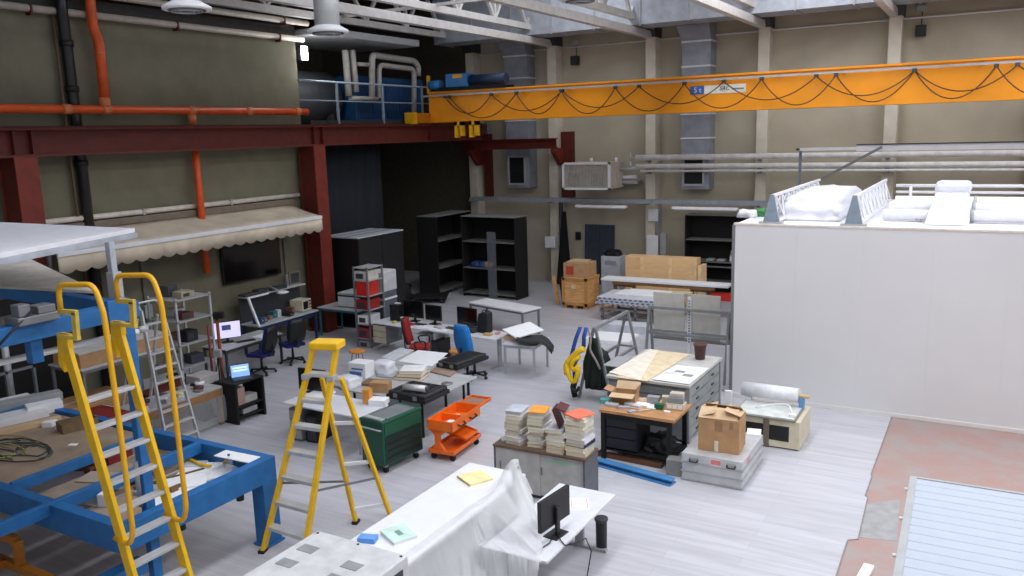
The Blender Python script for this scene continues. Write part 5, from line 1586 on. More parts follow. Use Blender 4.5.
p0, p1, p2 = at(431, 411, .68), at(452, 424, .68), at(480, 406, .68)
uo = (p2 - p1).normalized()
rzo = math.atan2(uo.y, uo.x) - PI / 2
Do = (p2 - p1).length
Wo = .48
co = (p1 + p2) / 2 - Vector((math.cos(rzo), math.sin(rzo), 0)) * Wo / 2
t = thing('tool_trolley', 'orange open tool trolley with tilted trays on black castors', 'tool trolley', (co.x, co.y, 0), rzo)


def otray(z, h, x0, x1, y0, y1, name='tray', par=None):
    b = MB()
    b.box(x0, x1, y0, y1, z, z + .015).box(x0, x0 + .015, y0, y1, z, z + h).box(x1 - .015, x1, y0, y1, z, z + h).box(x0, x1, y0, y0 + .015, z, z + h).box(x0, x1, y1 - .015, y1, z, z + h)
    return b.build(name, ORTOOL, par or t, .004)


otray(.52, .18, -Wo / 2, Wo / 2, -Do / 2, Do / 2, 'top_tray')
MB().box(-Wo / 2 + .02, Wo / 2 - .02, -.02, .02, .53, .66).build('tray_divider', ORTOOL, t)
otray(.12, .07, -Wo / 2, Wo / 2, -Do / 2, Do / 2, 'base_tray')
o = otray(0, .05, -.2, .2, -.22, .22, 'middle_tray')
o.location = (.06, .12, .3)
o.rotation_euler = (0, .25, 0)
MB().prism([(-Wo / 2 + .06, -Do / 2 + .02, .14), (Wo / 2 - .14, -Do / 2 + .02, .14), (Wo / 2 - .26, -Do / 2 + .02, .3), (Wo / 2 - .26, -Do / 2 + .02, .42), (Wo / 2 - .1, -Do / 2 + .02, .54), (-Wo / 2 + .02, -Do / 2 + .02, .54), (-Wo / 2 + .12, -Do / 2 + .02, .42), (-Wo / 2 + .12, -Do / 2 + .02, .3)], (0, .05, 0)).build('support', ORTOOL, t, .004)
MB().box(-Wo / 2 + .1, -Wo / 2 + .16, Do / 2 - .12, Do / 2 - .06, .14, .54).build('support', ORTOOL, t, .004)
o = otray(.0, .06, -.2, .2, -.2, .24, 'lid_tray')
o.location = (.02, Do / 2 + .22, .64)
MB().box(-.17, .17, Do / 2 + .05, Do / 2 + .42, .656, .67).build('lid_mat', mat('rust_mat', (150, 110, 96), .8), t)
for y in (-.2, .2):
    MB().tube([(Wo / 2, y - .1, .6), (Wo / 2 + .05, y - .08, .58), (Wo / 2 + .05, y + .08, .58), (Wo / 2, y + .1, .6)], .014, 8).build('handle', BLACK, t)
for x in (-Wo / 2 + .06, Wo / 2 - .06):
    for y in (-Do / 2 + .08, Do / 2 - .08):
        MB().tube([(x, y - .02, .05), (x, y + .02, .05)], .05, 14).box(x - .025, x + .025, y - .03, y + .03, .09, .12).build('castor', RUBBER, t)
for k, (x, y, c, w) in enumerate(((.05, -.15, (236, 236, 236), .16), (-.08, .12, (226, 222, 216), .2), (.1, .22, (210, 150, 100), .12))):
    tag(put(MB().box(-w / 2, w / 2, -.06, .06, 0, .06).build('trolley_item', mat('trolley_item_%d' % k, c), None, .008), Vector((co.x + x, co.y + y, .536)), rzo + k * .6), ('white packet', 'pale packet', 'tan packet')[k] + ' lying in the top tray of the orange trolley', 'packet')

# ------------------------------------------------------------------ book cabinet with book stacks
ca_, cb_ = at(492.5, 444, .75), at(585, 460, .75)
cc_ = at(599, 447, .75)
ub = (cb_ - ca_).normalized()
rzb = math.atan2(ub.y, ub.x)
vb = Vector((-ub.y, ub.x, 0))
Lb = (cb_ - ca_).length
Wb = .5
cb0 = (ca_ + cb_) / 2 + vb * Wb / 2
t = thing('book_cabinet', 'low grey sliding door cabinet with dark walnut top carrying the book stacks', 'cabinet', (cb0.x, cb0.y, 0), rzb)
MB().box(-Lb / 2, Lb / 2, -Wb / 2, Wb / 2, .715, .75).build('top', BROWNTOP, t, .004)
MB().box(-Lb / 2 + .01, -Lb / 2 + .035, -Wb / 2 + .01, Wb / 2, 0, .715).box(Lb / 2 - .035, Lb / 2 - .01, -Wb / 2 + .01, Wb / 2, 0, .715).build('side_panel', mat('cabinet_side_grey', (96, 98, 104)), t)
MB().box(-Lb / 2 + .035, Lb / 2 - .035, -Wb / 2 + .05, Wb / 2, .0, .06).build('plinth', DGREY, t)
MB().box(-Lb / 2 + .035, Lb / 2 - .035, Wb / 2 - .02, Wb / 2, .06, .715).build('back_panel', LGREY, t)
for k, (x0, x1, y) in enumerate(((-Lb / 2 + .035, .02, .02), (-.02, Lb / 2 - .035, .045))):
    d = MB().box(x0, x1, -Wb / 2 + y, -Wb / 2 + y + .018, .06, .71).build('door', mat('cabinet_door_grey', (186, 184, 182)), t, .003)
    xh = x0 + .08 if k == 0 else x0 + .06
    MB().box(xh - .012, xh + .012, -Wb / 2 + y - .006, -Wb / 2 + y, .38, .5).build('handle', GREYM, d)
MB().box(.12, .55, -Wb / 2 + .04, -Wb / 2 + .045, .62, .635).build('green_label', mat('label_green', (150, 206, 170)), t)
MB().box(.12, .5, -Wb / 2 + .04, -Wb / 2 + .045, .59, .6).build('green_label', mat('label_green', (150, 206, 170)), t)
rnd = random.Random(21)
CW = [mat('book_cream', (216, 206, 188)), mat('book_white', (228, 226, 226)), mat('book_ivory', (206, 196, 174)), mat('book_grey', (188, 188, 192))]
stackpos = [(-.46, .02, 9, .25, .32, 'far left stack on the walnut cabinet', (190, 196, 206)), (-.1, .04, 9, .25, .32, 'walnut cabinet stack under the orange folder', (240, 160, 60)), (.26, -.06, 6, .27, .3, 'short stack under the leaning maroon binder', None), (.57, -.02, 10, .3, .34, 'right hand stack under the salmon folder', (240, 120, 92))]
ordw = ['bottom', 'second from below', 'third from below', 'fourth from below', 'fifth from below', 'sixth from below', 'seventh from below', 'eighth from below', 'ninth from below', 'tenth from below', 'eleventh from below']
btop = {}
for si, (x, y, n, w, d, wd, topc) in enumerate(stackpos):
    z = .75
    for k in range(n):
        h = rnd.uniform(.046, .07)
        m_ = CW[rnd.randrange(4)]
        col = 'pale'
        if si == 3 and k == 2:
            m_, col = mat('book_navy', (36, 46, 84)), 'navy'
        if si == 2 and k == 1:
            m_, col = mat('book_tan', (200, 160, 116)), 'tan'
        if si == 1 and k == 3:
            m_, col = mat('book_tan', (200, 160, 116)), 'tan'
        lx, ly = x + rnd.uniform(-.02, .02), y + rnd.uniform(-.02, .02)
        q = cb0 + ub * lx + vb * ly
        bound_book('%s book in the %s, %s' % (col, wd, ordw[k]), (q.x, q.y, z), rzb + PI + rnd.uniform(-.1, .1), w, d, h, m_, None, 'books stacked on the walnut topped cabinet')
        z += h
    btop[si] = z
    if topc:
        q = cb0 + ub * x + vb * y
        o = MB().boxr((0, 0, .012), (w * 1.05, d * 1.02, .02), 0).build('folder', mat('folder_top_%d' % si, topc), None, .003)
        tag(put(o, (q.x, q.y, z + .001), rzb + (.1, .2, 0, -.45)[si]), ('pale grey folder on top of the far left book stack', 'bright orange folder on top of the second book stack', '', 'salmon red folder on top of the right hand book stack')[si], 'folder')
q = cb0 + ub * .29 + vb * -.02
t = thing('maroon_binder', 'maroon binder leaning open at a steep angle on the short book stack', 'binder', (q.x, q.y, btop[2] + .15), rzb + .2)
MAR = mat('maroon_cover', (92, 34, 34), .5)
MB().boxr((-.05, 0, 0), (.016, .3, .3), 0, 0, -.35).build('cover', MAR, t, .003)
MB().boxr((.09, 0, .02), (.012, .3, .26), 0, 0, -.5).build('cover', mat('binder_grey', (150, 146, 148)), t, .003)
MB().boxr((.02, 0, .145), (.15, .3, .016), 0, 0, .3).build('spine', MAR, t, .003)
q = cb0 + ub * -.7 + vb * -.12
q = at(506, 440, .752)
tag(put(MB().box(-.06, .06, -.09, .09, 0, .02).build('stapler', LGREY, None, .008), (q.x - .02, q.y, .75), .7), 'small silver stapler at the left front corner of the walnut cabinet top', 'stapler')

# ------------------------------------------------------------------ foreground desk, film covered table, grey machine
t = table('white_desk', 'white desk with the black monitor in the foreground', (-4.3, 8.25), PI / 2, 1.9, .8, .74, TOPW, LGREY, .03, .05, 'T', cat='desk')
MB().box(-.75, .75, .02, .04, .3, .7).build('modesty_panel', TOPG, t)
monitor('black monitor on the white foreground desk, seen from the side', (-4.12, 7.9, .74), -PI / 2 - .12, .6, .37, None, .13)
t = thing('desk_cable', 'black cable looping from the monitor over the near edge of the white desk', 'cable', (-4.1, 7.9, .74))
MB().tube([(.02, .0, .02), (.12, -.12, .02), (.22, -.2, .01), (.3, -.1, .01), (.36, .05, .012), (.45, .0, -.1), (.46, -.15, -.35), (.3, -.4, -.44)], .008, 6).build('lead', BLACK, t)
MB().tube([(.0, -.05, .02), (.05, -.25, .02), (.0, -.45, .012), (-.02, -.62, -.02), (-.02, -.66, -.4)], .007, 6).build('lead', BLACK, t)
t = thing('desk_sheet', 'white sheet with red border on the foreground desk behind the monitor', 'paper', (-4.2, 8.75, .74), .5)
MB().box(-.12, .12, -.17, .17, 0, .002).build('paper', PAPER, t)
MB().box(-.1, .1, .13, .135, .002, .003).box(-.1, .1, -.135, -.13, .002, .003).box(-.1, -.095, -.135, .135, .002, .003).box(.095, .1, -.135, .135, .002, .003).build('border', RED, t)
t = thing('waste_bin', 'black cylindrical waste bin under the right end of the foreground desk', 'waste bin', (-4.06, 9.1, 0))
MB().lathe([(.065, 0), (.07, .01), (.075, .4), (.085, .42), (.07, .41), (.06, .03), (.01, .02)]).build('bin', BLACK, t)
MB().lathe([(.077, .39), (.087, .4), (.087, .43), (.077, .43)]).build('rim', DGREY, t)
q = at(560, 568, .3)
t = thing('computer_bag', 'black computer case with a bag and cables on the floor under the desk', 'computer', (-4.0, 7.22, 0), .2)
MB().box(-.3, .3, -.2, .2, 0, .34).build('case', BLACK, t, .03)
MB().box(-.26, -.02, -.12, .14, .34, .37).build('bag', DGREY, t, .012)
for k in range(5):
    MB().tube([(.0 + .05 * k, .1, .34), (.1 + .04 * k, .0, .44 + .05 * (k % 3)), (.24 + .04 * k, .1, .4), (.2 + .05 * k, .2, .02)], .008, 6).build('cable', BLACK, t)

t = thing('long_white_table', 'long white counter table half covered by milky plastic film', 'table', (-5.38, 7.46, 0))
MB().box(-.43, .43, -1.3, 1.28, .96, 1.0).build('tabletop', mat('bright_white_top', (232, 232, 236), .4, 0, .02), t, .006)
MB().box(-.4, .3, -1.22, 1.2, .06, .96).build('dark_underbody', mat('underbody_charcoal', (52, 52, 56), .6), t, .01)  # dark block added in place of the table's open, dark underside
MB().box(-.36, .26, -1.18, 1.16, 0, .06).build('plinth', BLACK, t)
t = thing('yellow_pad', 'pale yellow paper pad at the far end of the long white table', 'paper pad', at(475, 479, 1.0), -.5)
MB().box(-.17, .17, -.17, .17, 0, .03).build('pages', mat('pad_yellow', (250, 228, 168), .7), t, .003)
MB().box(-.17, .17, -.17, -.16, 0.0, .032).build('binding', mat('pad_cream', (226, 206, 160), .7), t)
t = thing('mint_booklet', 'pale mint green booklet at the near end of the long white table', 'booklet', at(399, 536, 1.0), -.45)
MB().box(-.17, .17, -.14, .14, 0, .03).build('pages', PAPER, t)
MB().boxr((0, 0, .035), (.35, .29, .006), 0, 0, .02).build('cover', mat('mint_cover', (204, 230, 220), .7), t)
MB().box(-.06, .06, -.03, .03, .04, .041).build('printed_line', mat('mint_print', (120, 160, 150)), t)
t = thing('blue_box', 'small bright blue box between the grey machine and the mint booklet', 'box', at(368, 541, 1.0), .3)
MB().box(-.1, .1, -.06, .06, 0, .05).build('body', mat('bright_blue', (92, 150, 226), .5), t, .004)
MB().box(-.1, .1, -.06, .06, .05, .056).build('lid', mat('bright_blue_lid', (110, 164, 232), .5), t, .003)

# film: from the table edge over a covered stand, onto the desk edge and down to the floor
t = thing('covered_stand', 'slim grey stand hidden under the milky plastic film', 'stand', (-4.86, 8.33, 0))
MB().box(-.03, .03, -.05, .05, 0, 1.28).build('post', LGREY, t, .01)
MB().box(-.07, .07, -.2, .2, 0, .03).build('base', LGREY, t)

def curve(pts, s):
    for (s0, a), (s1, b_) in zip(pts, pts[1:]):
        if s <= s1:
            f = (s - s0) / (s1 - s0)
            return Vector(a).lerp(Vector(b_), f)
    return Vector(pts[-1][1])


topc = [(0, (-4.95, 8.72, 1.006)), (.1, (-4.9, 8.55, 1.05)), (.17, (-4.87, 8.42, 1.33)), (.34, (-4.86, 8.3, 1.36)), (.42, (-4.9, 8.1, 1.12)), (.5, (-4.94, 7.75, 1.01)), (.58, (-4.95, 7.52, 1.03)), (.74, (-4.94, 7.42, 1.04)), (.8, (-4.95, 7.15, 1.006)), (1, (-4.95, 5.75, 1.006))]
botc = [(0, (-4.86, 8.7, .775)), (.16, (-4.72, 8.46, .775)), (.3, (-4.42, 8.05, .775)), (.42, (-4.12, 7.6, .775)), (.5, (-3.95, 7.27, .775)), (.54, (-3.95, 7.14, .5)), (.6, (-4.0, 6.95, .06)), (.72, (-4.25, 6.75, .03)), (.86, (-4.5, 6.3, .03)), (1, (-4.7, 5.75, .03))]
rows = []
NY, NX = 150, 30
for i in range(NY):
    s = i / (NY - 1)
    a, b_ = curve(topc, s), curve(botc, s)
    row = [(a.x - .14, a.y, 1.008 if a.z < 1.1 else a.z - .12), (a.x - .04, a.y, a.z + .002)]
    fold = math.sin(s * 118 + 1.3 * math.sin(s * 23)) + .6 * math.sin(s * 61 + 2)
    for j in range(NX):
        f = j / (NX - 1)
        p = a.lerp(b_, f)
        p.z = a.z + (b_.z - a.z) * (f ** .72)
        amp = .022 * math.sin(PI * min(1, f * .62 + .02))
        sw = .02 * math.sin(7 * f + 9 * s)
        p.x += fold * amp + sw * f * (1 - f)
        p.y += .4 * fold * amp
        if p.y > 7.2 and p.x > -4.76:
            p.z = max(p.z, .765 + .25 * abs(fold) * amp)
        p.z = max(p.z, .01)
        row.append(p[:])
    rows.append(row)
tag(MB().grid(rows).build('plastic_film', FILM), 'milky translucent plastic film draped from the long white table over the desk and down', 'plastic film')

t = thing('grey_machine', 'pale grey machine cabinet with four grey vent patches on top in the foreground', 'machine', (-5.4, 5.5, 0))
MB().box(-.6, .6, -.6, .55, .05, 1.2).build('body', mat('machine_pale_grey', (206, 206, 208), .5), t, .012)
MB().box(-.55, .55, -.55, .5, 0, .05).build('plinth', DGREY, t)
vent = mat('vent_grey', (148, 148, 152), .7)
for (px, py) in ((287, 563), (308, 549), (352, 566), (335, 579)):
    q = at(px, py, 1.2)
    MB().box(q.x + 5.4 - .1, q.x + 5.4 + .1, q.y - 5.5 - .065, q.y - 5.5 + .065, 1.2, 1.206).build('vent', vent, t)
for x in (-.55, 0, .55):
    for y in (-.55, .5):
        MB().tube([(x, y, 1.2), (x, y, 1.208)], .014, 8).build('screw', DGREY, t)
MB().box(.6, .606, -.5, .45, .85, 1.1).build('side_vent', DGREY, t)
# ------------------------------------------------------------------ workbench group
t = thing('wood_workbench', 'black steel workbench with worn wooden top and navy drawer unit', 'workbench', (-4.67, 12.3, 0))
MB().box(-.64, .64, -.45, .42, .8, .85).build('worktop', BENCHW, t, .006)
for x in (-.58, .54):
    for y in (-.4, .36):
        MB().box(x - .035, x + .035, y - .035, y + .035, 0, .8).build('leg', BLACKM, t)
MB().box(-.6, .58, -.36, .36, .14, .17).build('lower_shelf', BLACKM, t)
MB().box(-.6, .58, -.42, -.38, .7, .8).build('apron', BLACKM, t)
d = MB().box(-.54, .0, -.4, .2, .2, .76).build('drawer_unit', NAVY, t, .006)
for k in range(3):
    q = MB().box(-.52, -.02, -.415, -.4, .22 + k * .18, .38 + k * .18).build('drawer', mat('navy_drawer', (20, 22, 30), .5), d, .003)
lump('cable_heap', 'heap of black cables and parts on the lower shelf of the wooden workbench', 'cables', (-4.4, 12.25, .17), (.45, .4, .26), mat('black_heap', (30, 30, 32), .7), 51, 5, .4)
t = thing('open_carton', 'open cardboard carton with raised flaps on the left of the workbench', 'cardboard box', (-5.08, 12.42, .85), .12)
MB().box(-.2, .2, -.14, .14, 0, .012).box(-.2, .2, -.14, -.13, .012, .17).box(-.2, .2, .13, .14, .012, .17).box(-.2, -.19, -.13, .13, .012, .17).box(.19, .2, -.13, .13, .012, .17).build('body', CARD, t)
MB().boxr((0, -.22, .16), (.4, .17, .008), 0, .15).build('flap', CARDL, t)
MB().boxr((0, .2, .22), (.4, .15, .008), 0, .8).build('flap', CARDL, t)
MB().boxr((-.27, 0, .2), (.14, .26, .008), 0, 0, .3).build('flap', CARD, t)
MB().boxr((.22, 0, .23), (.008, .26, .12), 0, 0, .2).build('flap', CARD, t)
WB = .8505
carton('teal_box', 'teal green flat box at the left end of the workbench', 'box', 605, 403, WB, (.16, .12, .08), .3, mat('teal_card', (88, 160, 156)))
carton('blue_carton', 'small blue box behind the teal box on the workbench', 'box', 611, 396, WB, (.1, .1, .13), .1, mat('dull_blue', (72, 118, 160)))
carton('green_box', 'dark green small box at the front of the workbench', 'box', 659, 409, WB, (.14, .08, .09), .1, mat('deep_green', (12, 100, 70)))
carton('white_block', 'small white block at the front right of the workbench', 'box', 667, 413, WB, (.1, .05, .035), .1, PAPER)
carton('paper_sheets', 'white paper sheets in the middle of the workbench', 'paper', 641, 404, WB, (.3, .2, .012), .2, PAPER)
carton('timber_strip', 'pale timber strip along the front of the workbench', 'timber', 634, 409, WB, (.5, .03, .025), -.04, CARDL)
carton('plastic_packet', 'grey plastic packet at the left front of the workbench', 'packet', 612, 406, WB, (.22, .1, .05), .0, mat('grey_packet', (186, 190, 196)))
for k, (px, py, sz, c, lb) in enumerate(((622, 402, (.12, .12, .07), (200, 196, 190), 'off white carton left of the middle of the workbench'), (648, 400, (.2, .14, .015), (222, 222, 226), 'white printed sheet right of the open carton'), (655, 403, (.08, .06, .09), (120, 150, 150), 'small grey teal jar box behind the green box'),
                                          (668, 404, (.1, .09, .1), (180, 170, 160), 'beige tin behind the white block on the workbench'), (645, 411, (.26, .04, .03), (196, 180, 156), 'short pale lath at the front edge of the workbench'), (632, 412, (.14, .07, .03), (170, 174, 182), 'grey metal part at the front edge of the workbench'), (616, 396, (.16, .12, .03), (210, 204, 200), 'pale pad at the left of the workbench'))):
    carton('bench_item', lb, 'bench item', px, py, WB, sz, .2 * k, mat('wb_item_%d' % k, c))
t = thing('flat_carton', 'long flattened cardboard piece lying behind the open carton on the workbench', 'cardboard', (-4.75, 12.55, .8515), .1)
MB().box(-.3, .3, -.08, .08, 0, .03).build('board', CARDL, t, .003)
for k, (x, y, sz, c, lb) in enumerate(((-4.85, 12.2, (.3, .1, .05), (206, 206, 210), 'long white tube packet in the middle of the workbench'), (-4.55, 12.3, (.16, .2, .02), (228, 228, 230), 'white leaflet left of the green box on the workbench'), (-4.62, 12.52, (.2, .12, .12), (150, 152, 156), 'grey instrument box at the back of the workbench'),
                                       (-4.4, 12.55, (.16, .12, .14), (196, 186, 170), 'beige tin box at the back of the workbench'), (-4.95, 12.05, (.2, .06, .04), (170, 176, 186), 'blue grey pouch at the left front of the workbench'))):
    tag(put(MB().box(-sz[0] / 2, sz[0] / 2, -sz[1] / 2, sz[1] / 2, 0, sz[2]).build('bench_item', mat('wb_more_%d' % k, c), None, .005), (x, y, .8515), .15 * k - .2), lb, 'bench item')
t = thing('parts_organiser', 'cream parts organiser with grey trays at the right end of the workbench', 'organiser', (-4.2, 12.42, .85), .1)
MB().box(-.15, .15, -.1, .1, 0, .1).build('case', CREAM, t, .006)
MB().box(-.13, .13, -.08, .1, .1, .19).build('tray', mat('organiser_grey', (140, 146, 150)), t, .006)
MB().box(-.1, .12, -.04, .1, .19, .26).build('tray', mat('organiser_pale', (196, 186, 176)), t, .01)
for k in range(3):
    MB().box(-.12 + k * .085, -.05 + k * .085, -.105, -.1, .02, .08).build('label', PAPER, t)
carton('steel_plate', 'grey concrete grey plate standing on the floor right of the blue profile', 'plate', 677, 474, 0, (.3, .2, .26), .1, mat('plate_grey', (140, 138, 136), .7))
p0, p1 = at(597, 465), at(672, 486)
t = thing('blue_profile', 'blue painted steel profile lying on the floor in front of the workbench', 'steel profile', ((p0.x + p1.x) / 2, (p0.y + p1.y) / 2 + .05, 0), math.atan2(p1.y - p0.y, p1.x - p0.x))
L = (p1 - p0).length
bl = mat('profile_blue', (70, 132, 188), .45)
MB().box(-L / 2, L / 2, -.1, .1, 0, .02).build('lower_flange', bl, t, .004)
MB().box(-L / 2, L / 2, -.02, .02, .02, .07).build('web', bl, t)
MB().box(-L / 2, L / 2, -.07, .07, .07, .09).build('upper_flange', bl, t, .004)
t = thing('steel_bar', 'dark steel bar lying on the floor between workbench and blue profile', 'steel bar', (-4.75, 11.95, 0), -.05)
MB().box(-.62, .5, -.05, .05, 0, .07).build('bar', mat('rust_brown', (96, 62, 44)), t, .006)
MB().box(-.62, -.6, -.06, .06, 0, .09).build('end_plate', DGREY, t)

t = thing('plan_cabinet', 'grey flat file plan cabinet with wide drawers behind the workbench', 'plan cabinet', (-4.95, 14.05, 0))
MB().box(-.72, .72, -.95, .95, .05, 1.0).build('body', mat('plan_grey', (128, 132, 134), .5), t, .008)
MB().box(-.76, .76, -1.0, .98, 1.0, 1.05).build('top', mat('plan_top', (196, 194, 190), .5), t, .005)
for y in (-.93, .9):
    MB().box(.7, .76, y - .04, y + .04, 0, 1.0).build('post', mat('plan_post', (150, 152, 152)), t)
for k in range(5):
    d = MB().box(.72, .745, -.88, .85, .08 + k * .18, .24 + k * .18).build('drawer', mat('plan_drawer', (146, 150, 150), .5), t, .004)
    for y in (-.5, .4):
        MB().box(.745, .765, y - .06, y + .06, .14 + k * .18, .165 + k * .18).build('handle', DGREY, d)
for k in range(3):
    MB().box(-.7, .7, -.972, -.95, .5 + k * .16, .62 + k * .16).build('front_panel', mat('plan_grey', (128, 132, 134)), t, .004)
PZ = 1.0505
slab('cardboard_sheet', 'large tan cardboard sheet lying across the plan cabinet', 'cardboard', ((616, 377), (654, 350), (690, 354), (647, 381)), PZ, .012, mat('sheet_tan', (224, 204, 170), .7))
slab('board_sheet', 'cream board strip lying at the left of the plan cabinet top', 'board', ((609, 372), (650, 349), (658, 350), (640, 380)), PZ + .012, .01, mat('sheet_cream', (232, 222, 206), .7))
t = slab('engineering_drawing', 'white engineering drawing with two grey pictures on the plan cabinet', 'drawing', ((652, 379), (676, 365), (709, 368), (689, 384)), PZ + .012, .006, PAPER)
dw = t
MB().box(-.16, .02, .06, .18, .006, .008).build('printed_picture', mat('print_grey', (140, 142, 146)), dw)
MB().box(.04, .22, -.12, .02, .006, .008).build('printed_picture', mat('print_grey', (140, 142, 146)), dw)
for k in range(4):
    MB().box(-.3, -.1, -.1 + k * .04, -.09 + k * .04, .006, .0075).build('printed_line', mat('print_line', (170, 172, 176)), dw)
t = thing('brown_bin', 'dark brown plastic waste bin standing on the plan cabinet', 'waste bin', at(700, 359, 1.05))
MB().lathe([(.085, 0), (.09, .01), (.115, .27), (.125, .285), (.105, .28), (.08, .02), (.005, .015)]).build('bin', mat('bin_brown', (70, 42, 36), .5), t)
MB().lathe([(.117, .27), (.128, .275), (.128, .295), (.117, .295)]).build('rim', mat('bin_rim', (84, 52, 44), .5), t)
carton('foam_plate', 'pale grey board beside the left edge of the plan cabinet', 'board', 618, 362, PZ, (.3, .7, .02), .0, LGREY)

# A frame racks
STL = mat('rack_grey', (138, 140, 142), .5, .1)


def aframe(name, label, c, rz, L, H, spread, low):
    t = thing(name, label, 'rack', (c[0], c[1], 0), rz)
    MB().box(-L / 2, L / 2, -.03, .03, H - .06, H).build('top_bar', STL, t, .004)
    for sx in (-1, 1):
        for sy in (-1, 1):
            MB().bar((sx * (L / 2 - .03), sy * spread, 0), (sx * (L / 2 - .03), sy * .02, H - .03), .05, .05, (1, 0, 0)).build('leg', STL, t)
        yy = spread * (1 - low / H)
        MB().bar((sx * (L / 2 - .03), -yy, low), (sx * (L / 2 - .03), yy, low), .04, .04).build('cross_tie', STL, t)
    yy = spread * (1 - low / H)
    for sy in (-1, 1):
        MB().bar((-L / 2, sy * yy, low), (L / 2, sy * yy, low), .05, .05).build('lower_rail', STL, t)
    return t


aframe('trestle_rack', 'grey steel A frame trestle rack with the safety harness hanging on its near end', (-6.62, 15.45), PI / 2, 1.75, 1.5, .36, .72)
aframe('trestle_rack', 'grey steel A frame trestle rack holding two grey metal panels', (-5.45, 16.88), 0, 1.82, 1.52, .3, .95)
for px0, px1, lb in ((655, 686, 'left one beside the rack leg'), (692, 722, 'right one behind the brown bin')):
    a, b_ = aty(px0, 292, 17.2), aty(px1, 293, 17.2)
    z0 = .79
    o = MB().boxr((0, 0, .5), (b_.x - a.x, .025, 1.0), 0, .03).build('sheet_panel', mat('brushed_panel', (206, 203, 196), .5, .1, .05), None, .004)
    tag(put(o, ((a.x + b_.x) / 2, 17.12, z0), 0), 'grey metal sheet leaning on the A frame rack, ' + lb, 'panel', 'metal panels on the rack')
MB().box(-.86, .86, .18, .34, .74, .785).build('ledge', STL, bpy.data.objects['trestle_rack.001'])
p = aty(689.5, 335, 17.0)
t = thing('white_strut', 'white perforated strut standing between the two grey metal panels', 'strut', (p.x, 16.99, 0))
MB().box(-.035, .035, -.03, .03, 0, 1.75).build('strut', WHITE, t)
b = MB()
for k in range(16):
    b.box(-.015, .015, -.034, -.03, .75 + k * .06, .78 + k * .06)
b.build('perforation', DGREY, t)
# harness and bag on the near end
t = thing('safety_harness', 'blue and yellow safety harness hanging from the near end of the trestle rack', 'harness', (-6.8, 14.45, 0))
hb_ = mat('harness_blue', (38, 70, 146), .8)
hy = mat('harness_yellow', (238, 196, 22), .7)


def strap(pts, m_, name, w=.05):
    rows_ = []
    for (x, y, z) in pts:
        rows_.append([(x - w, y + .0, z), (x, y - .015, z), (x + w, y + .0, z)])
    MB().grid(rows_).build(name, m_, t, 0, .012)


strap([(-.05, .0, 1.52), (-.12, -.06, 1.3), (-.18, -.1, 1.05), (-.22, -.1, .85)], hb_, 'strap', .04)
strap([(.08, .0, 1.52), (.06, -.08, 1.35), (.06, -.1, 1.15)], hb_, 'strap', .04)
strap([(-.05, -.12, .95), (-.15, -.13, .7), (-.14, -.13, .45)], hb_, 'strap', .03)
MB().tube(rounded([(.08, -.12, 1.12), (-.05, -.14, 1.05), (-.2, -.14, .9), (-.32, -.14, .75), (-.3, -.14, .55)], .1), .06, 10).build('padding', hy, t)
MB().tube(rounded([(-.3, -.15, .8), (-.24, -.16, .5), (-.12, -.16, .4), (-.05, -.16, .6), (-.04, -.16, .75)], .08), .05, 10).build('padding', hy, t)
MB().tube(rounded([(.12, 0, 1.5), (.2, -.05, 1.3), (.16, -.06, 1.1), (.3, -.02, .85), (.36, 0, .7)], .1), .022, 8).build('lanyard', mat('lanyard_grey', (150, 140, 140), .8), t)
MB().tube(rounded([(-.02, -.17, .78), (-.12, -.18, .66), (-.2, -.17, .74), (-.12, -.17, .88), (0, -.16, .95)], .06), .045, 10).build('padding', hy, t)
MB().tube(rounded([(-.1, -.17, .42), (-.18, -.18, .3), (-.08, -.18, .22), (-.02, -.17, .34)], .05), .03, 8).build('strap_end', BLACK, t)
t = thing('coverall', 'dark green black coverall hanging on the near end of the trestle rack', 'clothing', (-6.75, 14.5, 0))
rows = []
for k in range(9):
    s = k / 8
    w = .08 + .1 * min(1, s * 2.2)
    rows.append([(.12 + w * (j / 5 - 1) + .03 * math.sin(k + j), .03 + .03 * math.sin(j * 1.6 + k * .4), 1.3 - 1.05 * s) for j in range(11)])
MB().grid(rows).build('cloth', mat('coverall_dark', (22, 34, 26), .9), t, 0, .05)
MB().tube([(-.2, 0, .55), (-.3, -.02, .25), (-.26, -.02, .05)], .06, 10).build('sleeve', mat('coverall_black', (20, 20, 22), .9), t)
lump('dark_bag', 'dark green black bag hanging behind the safety harness', 'bag', (-6.6, 14.75, .3), (.4, .35, .75), mat('bottle_green_bag', (22, 40, 30), .8), 61, 4, .15)
lump('dark_bag', 'black bag lying inside the near trestle rack', 'bag', (-6.55, 15.6, 0), (.5, .7, .5), mat('rack_bag_black', (34, 36, 38), .8), 62, 4, .15)

# chest with carton, cream machine with roll
t = thing('aluminium_chest', 'flat aluminium transport chest with handles on the floor right of the workbench', 'chest', (-3.38, 12.28, 0))
MB().box(-.46, .46, -.63, .63, 0, .3).build('body', ALU, t, .01)
MB().box(-.465, .465, -.635, .635, .3, .44).build('lid', ALU, t, .01)
b = MB()
for z in (.02, .15, .29):
    b.box(-.475, .475, -.645, .645, z - .012, z + .012)
b.build('rib', LGREY, t)
for x in (-.27, .3):
    h = MB().box(x - .07, x + .07, -.652, -.635, .2 + .1, .39).build('handle_plate', LGREY, t)
    MB().tube(rounded([(x - .06, -.65, .36), (x - .06, -.68, .33), (x + .06, -.68, .33), (x + .06, -.65, .36)], .02), .012, 8).build('handle', BLACK, h)
lb = MB().box(-.02, .15, -.642, -.635, .28, .41).build('label', mat('label_pale', (220, 206, 204)), t)
MB().box(-.01, .14, -.645, -.642, .33, .4).build('label_field', mat('label_pink', (222, 130, 130)), lb)
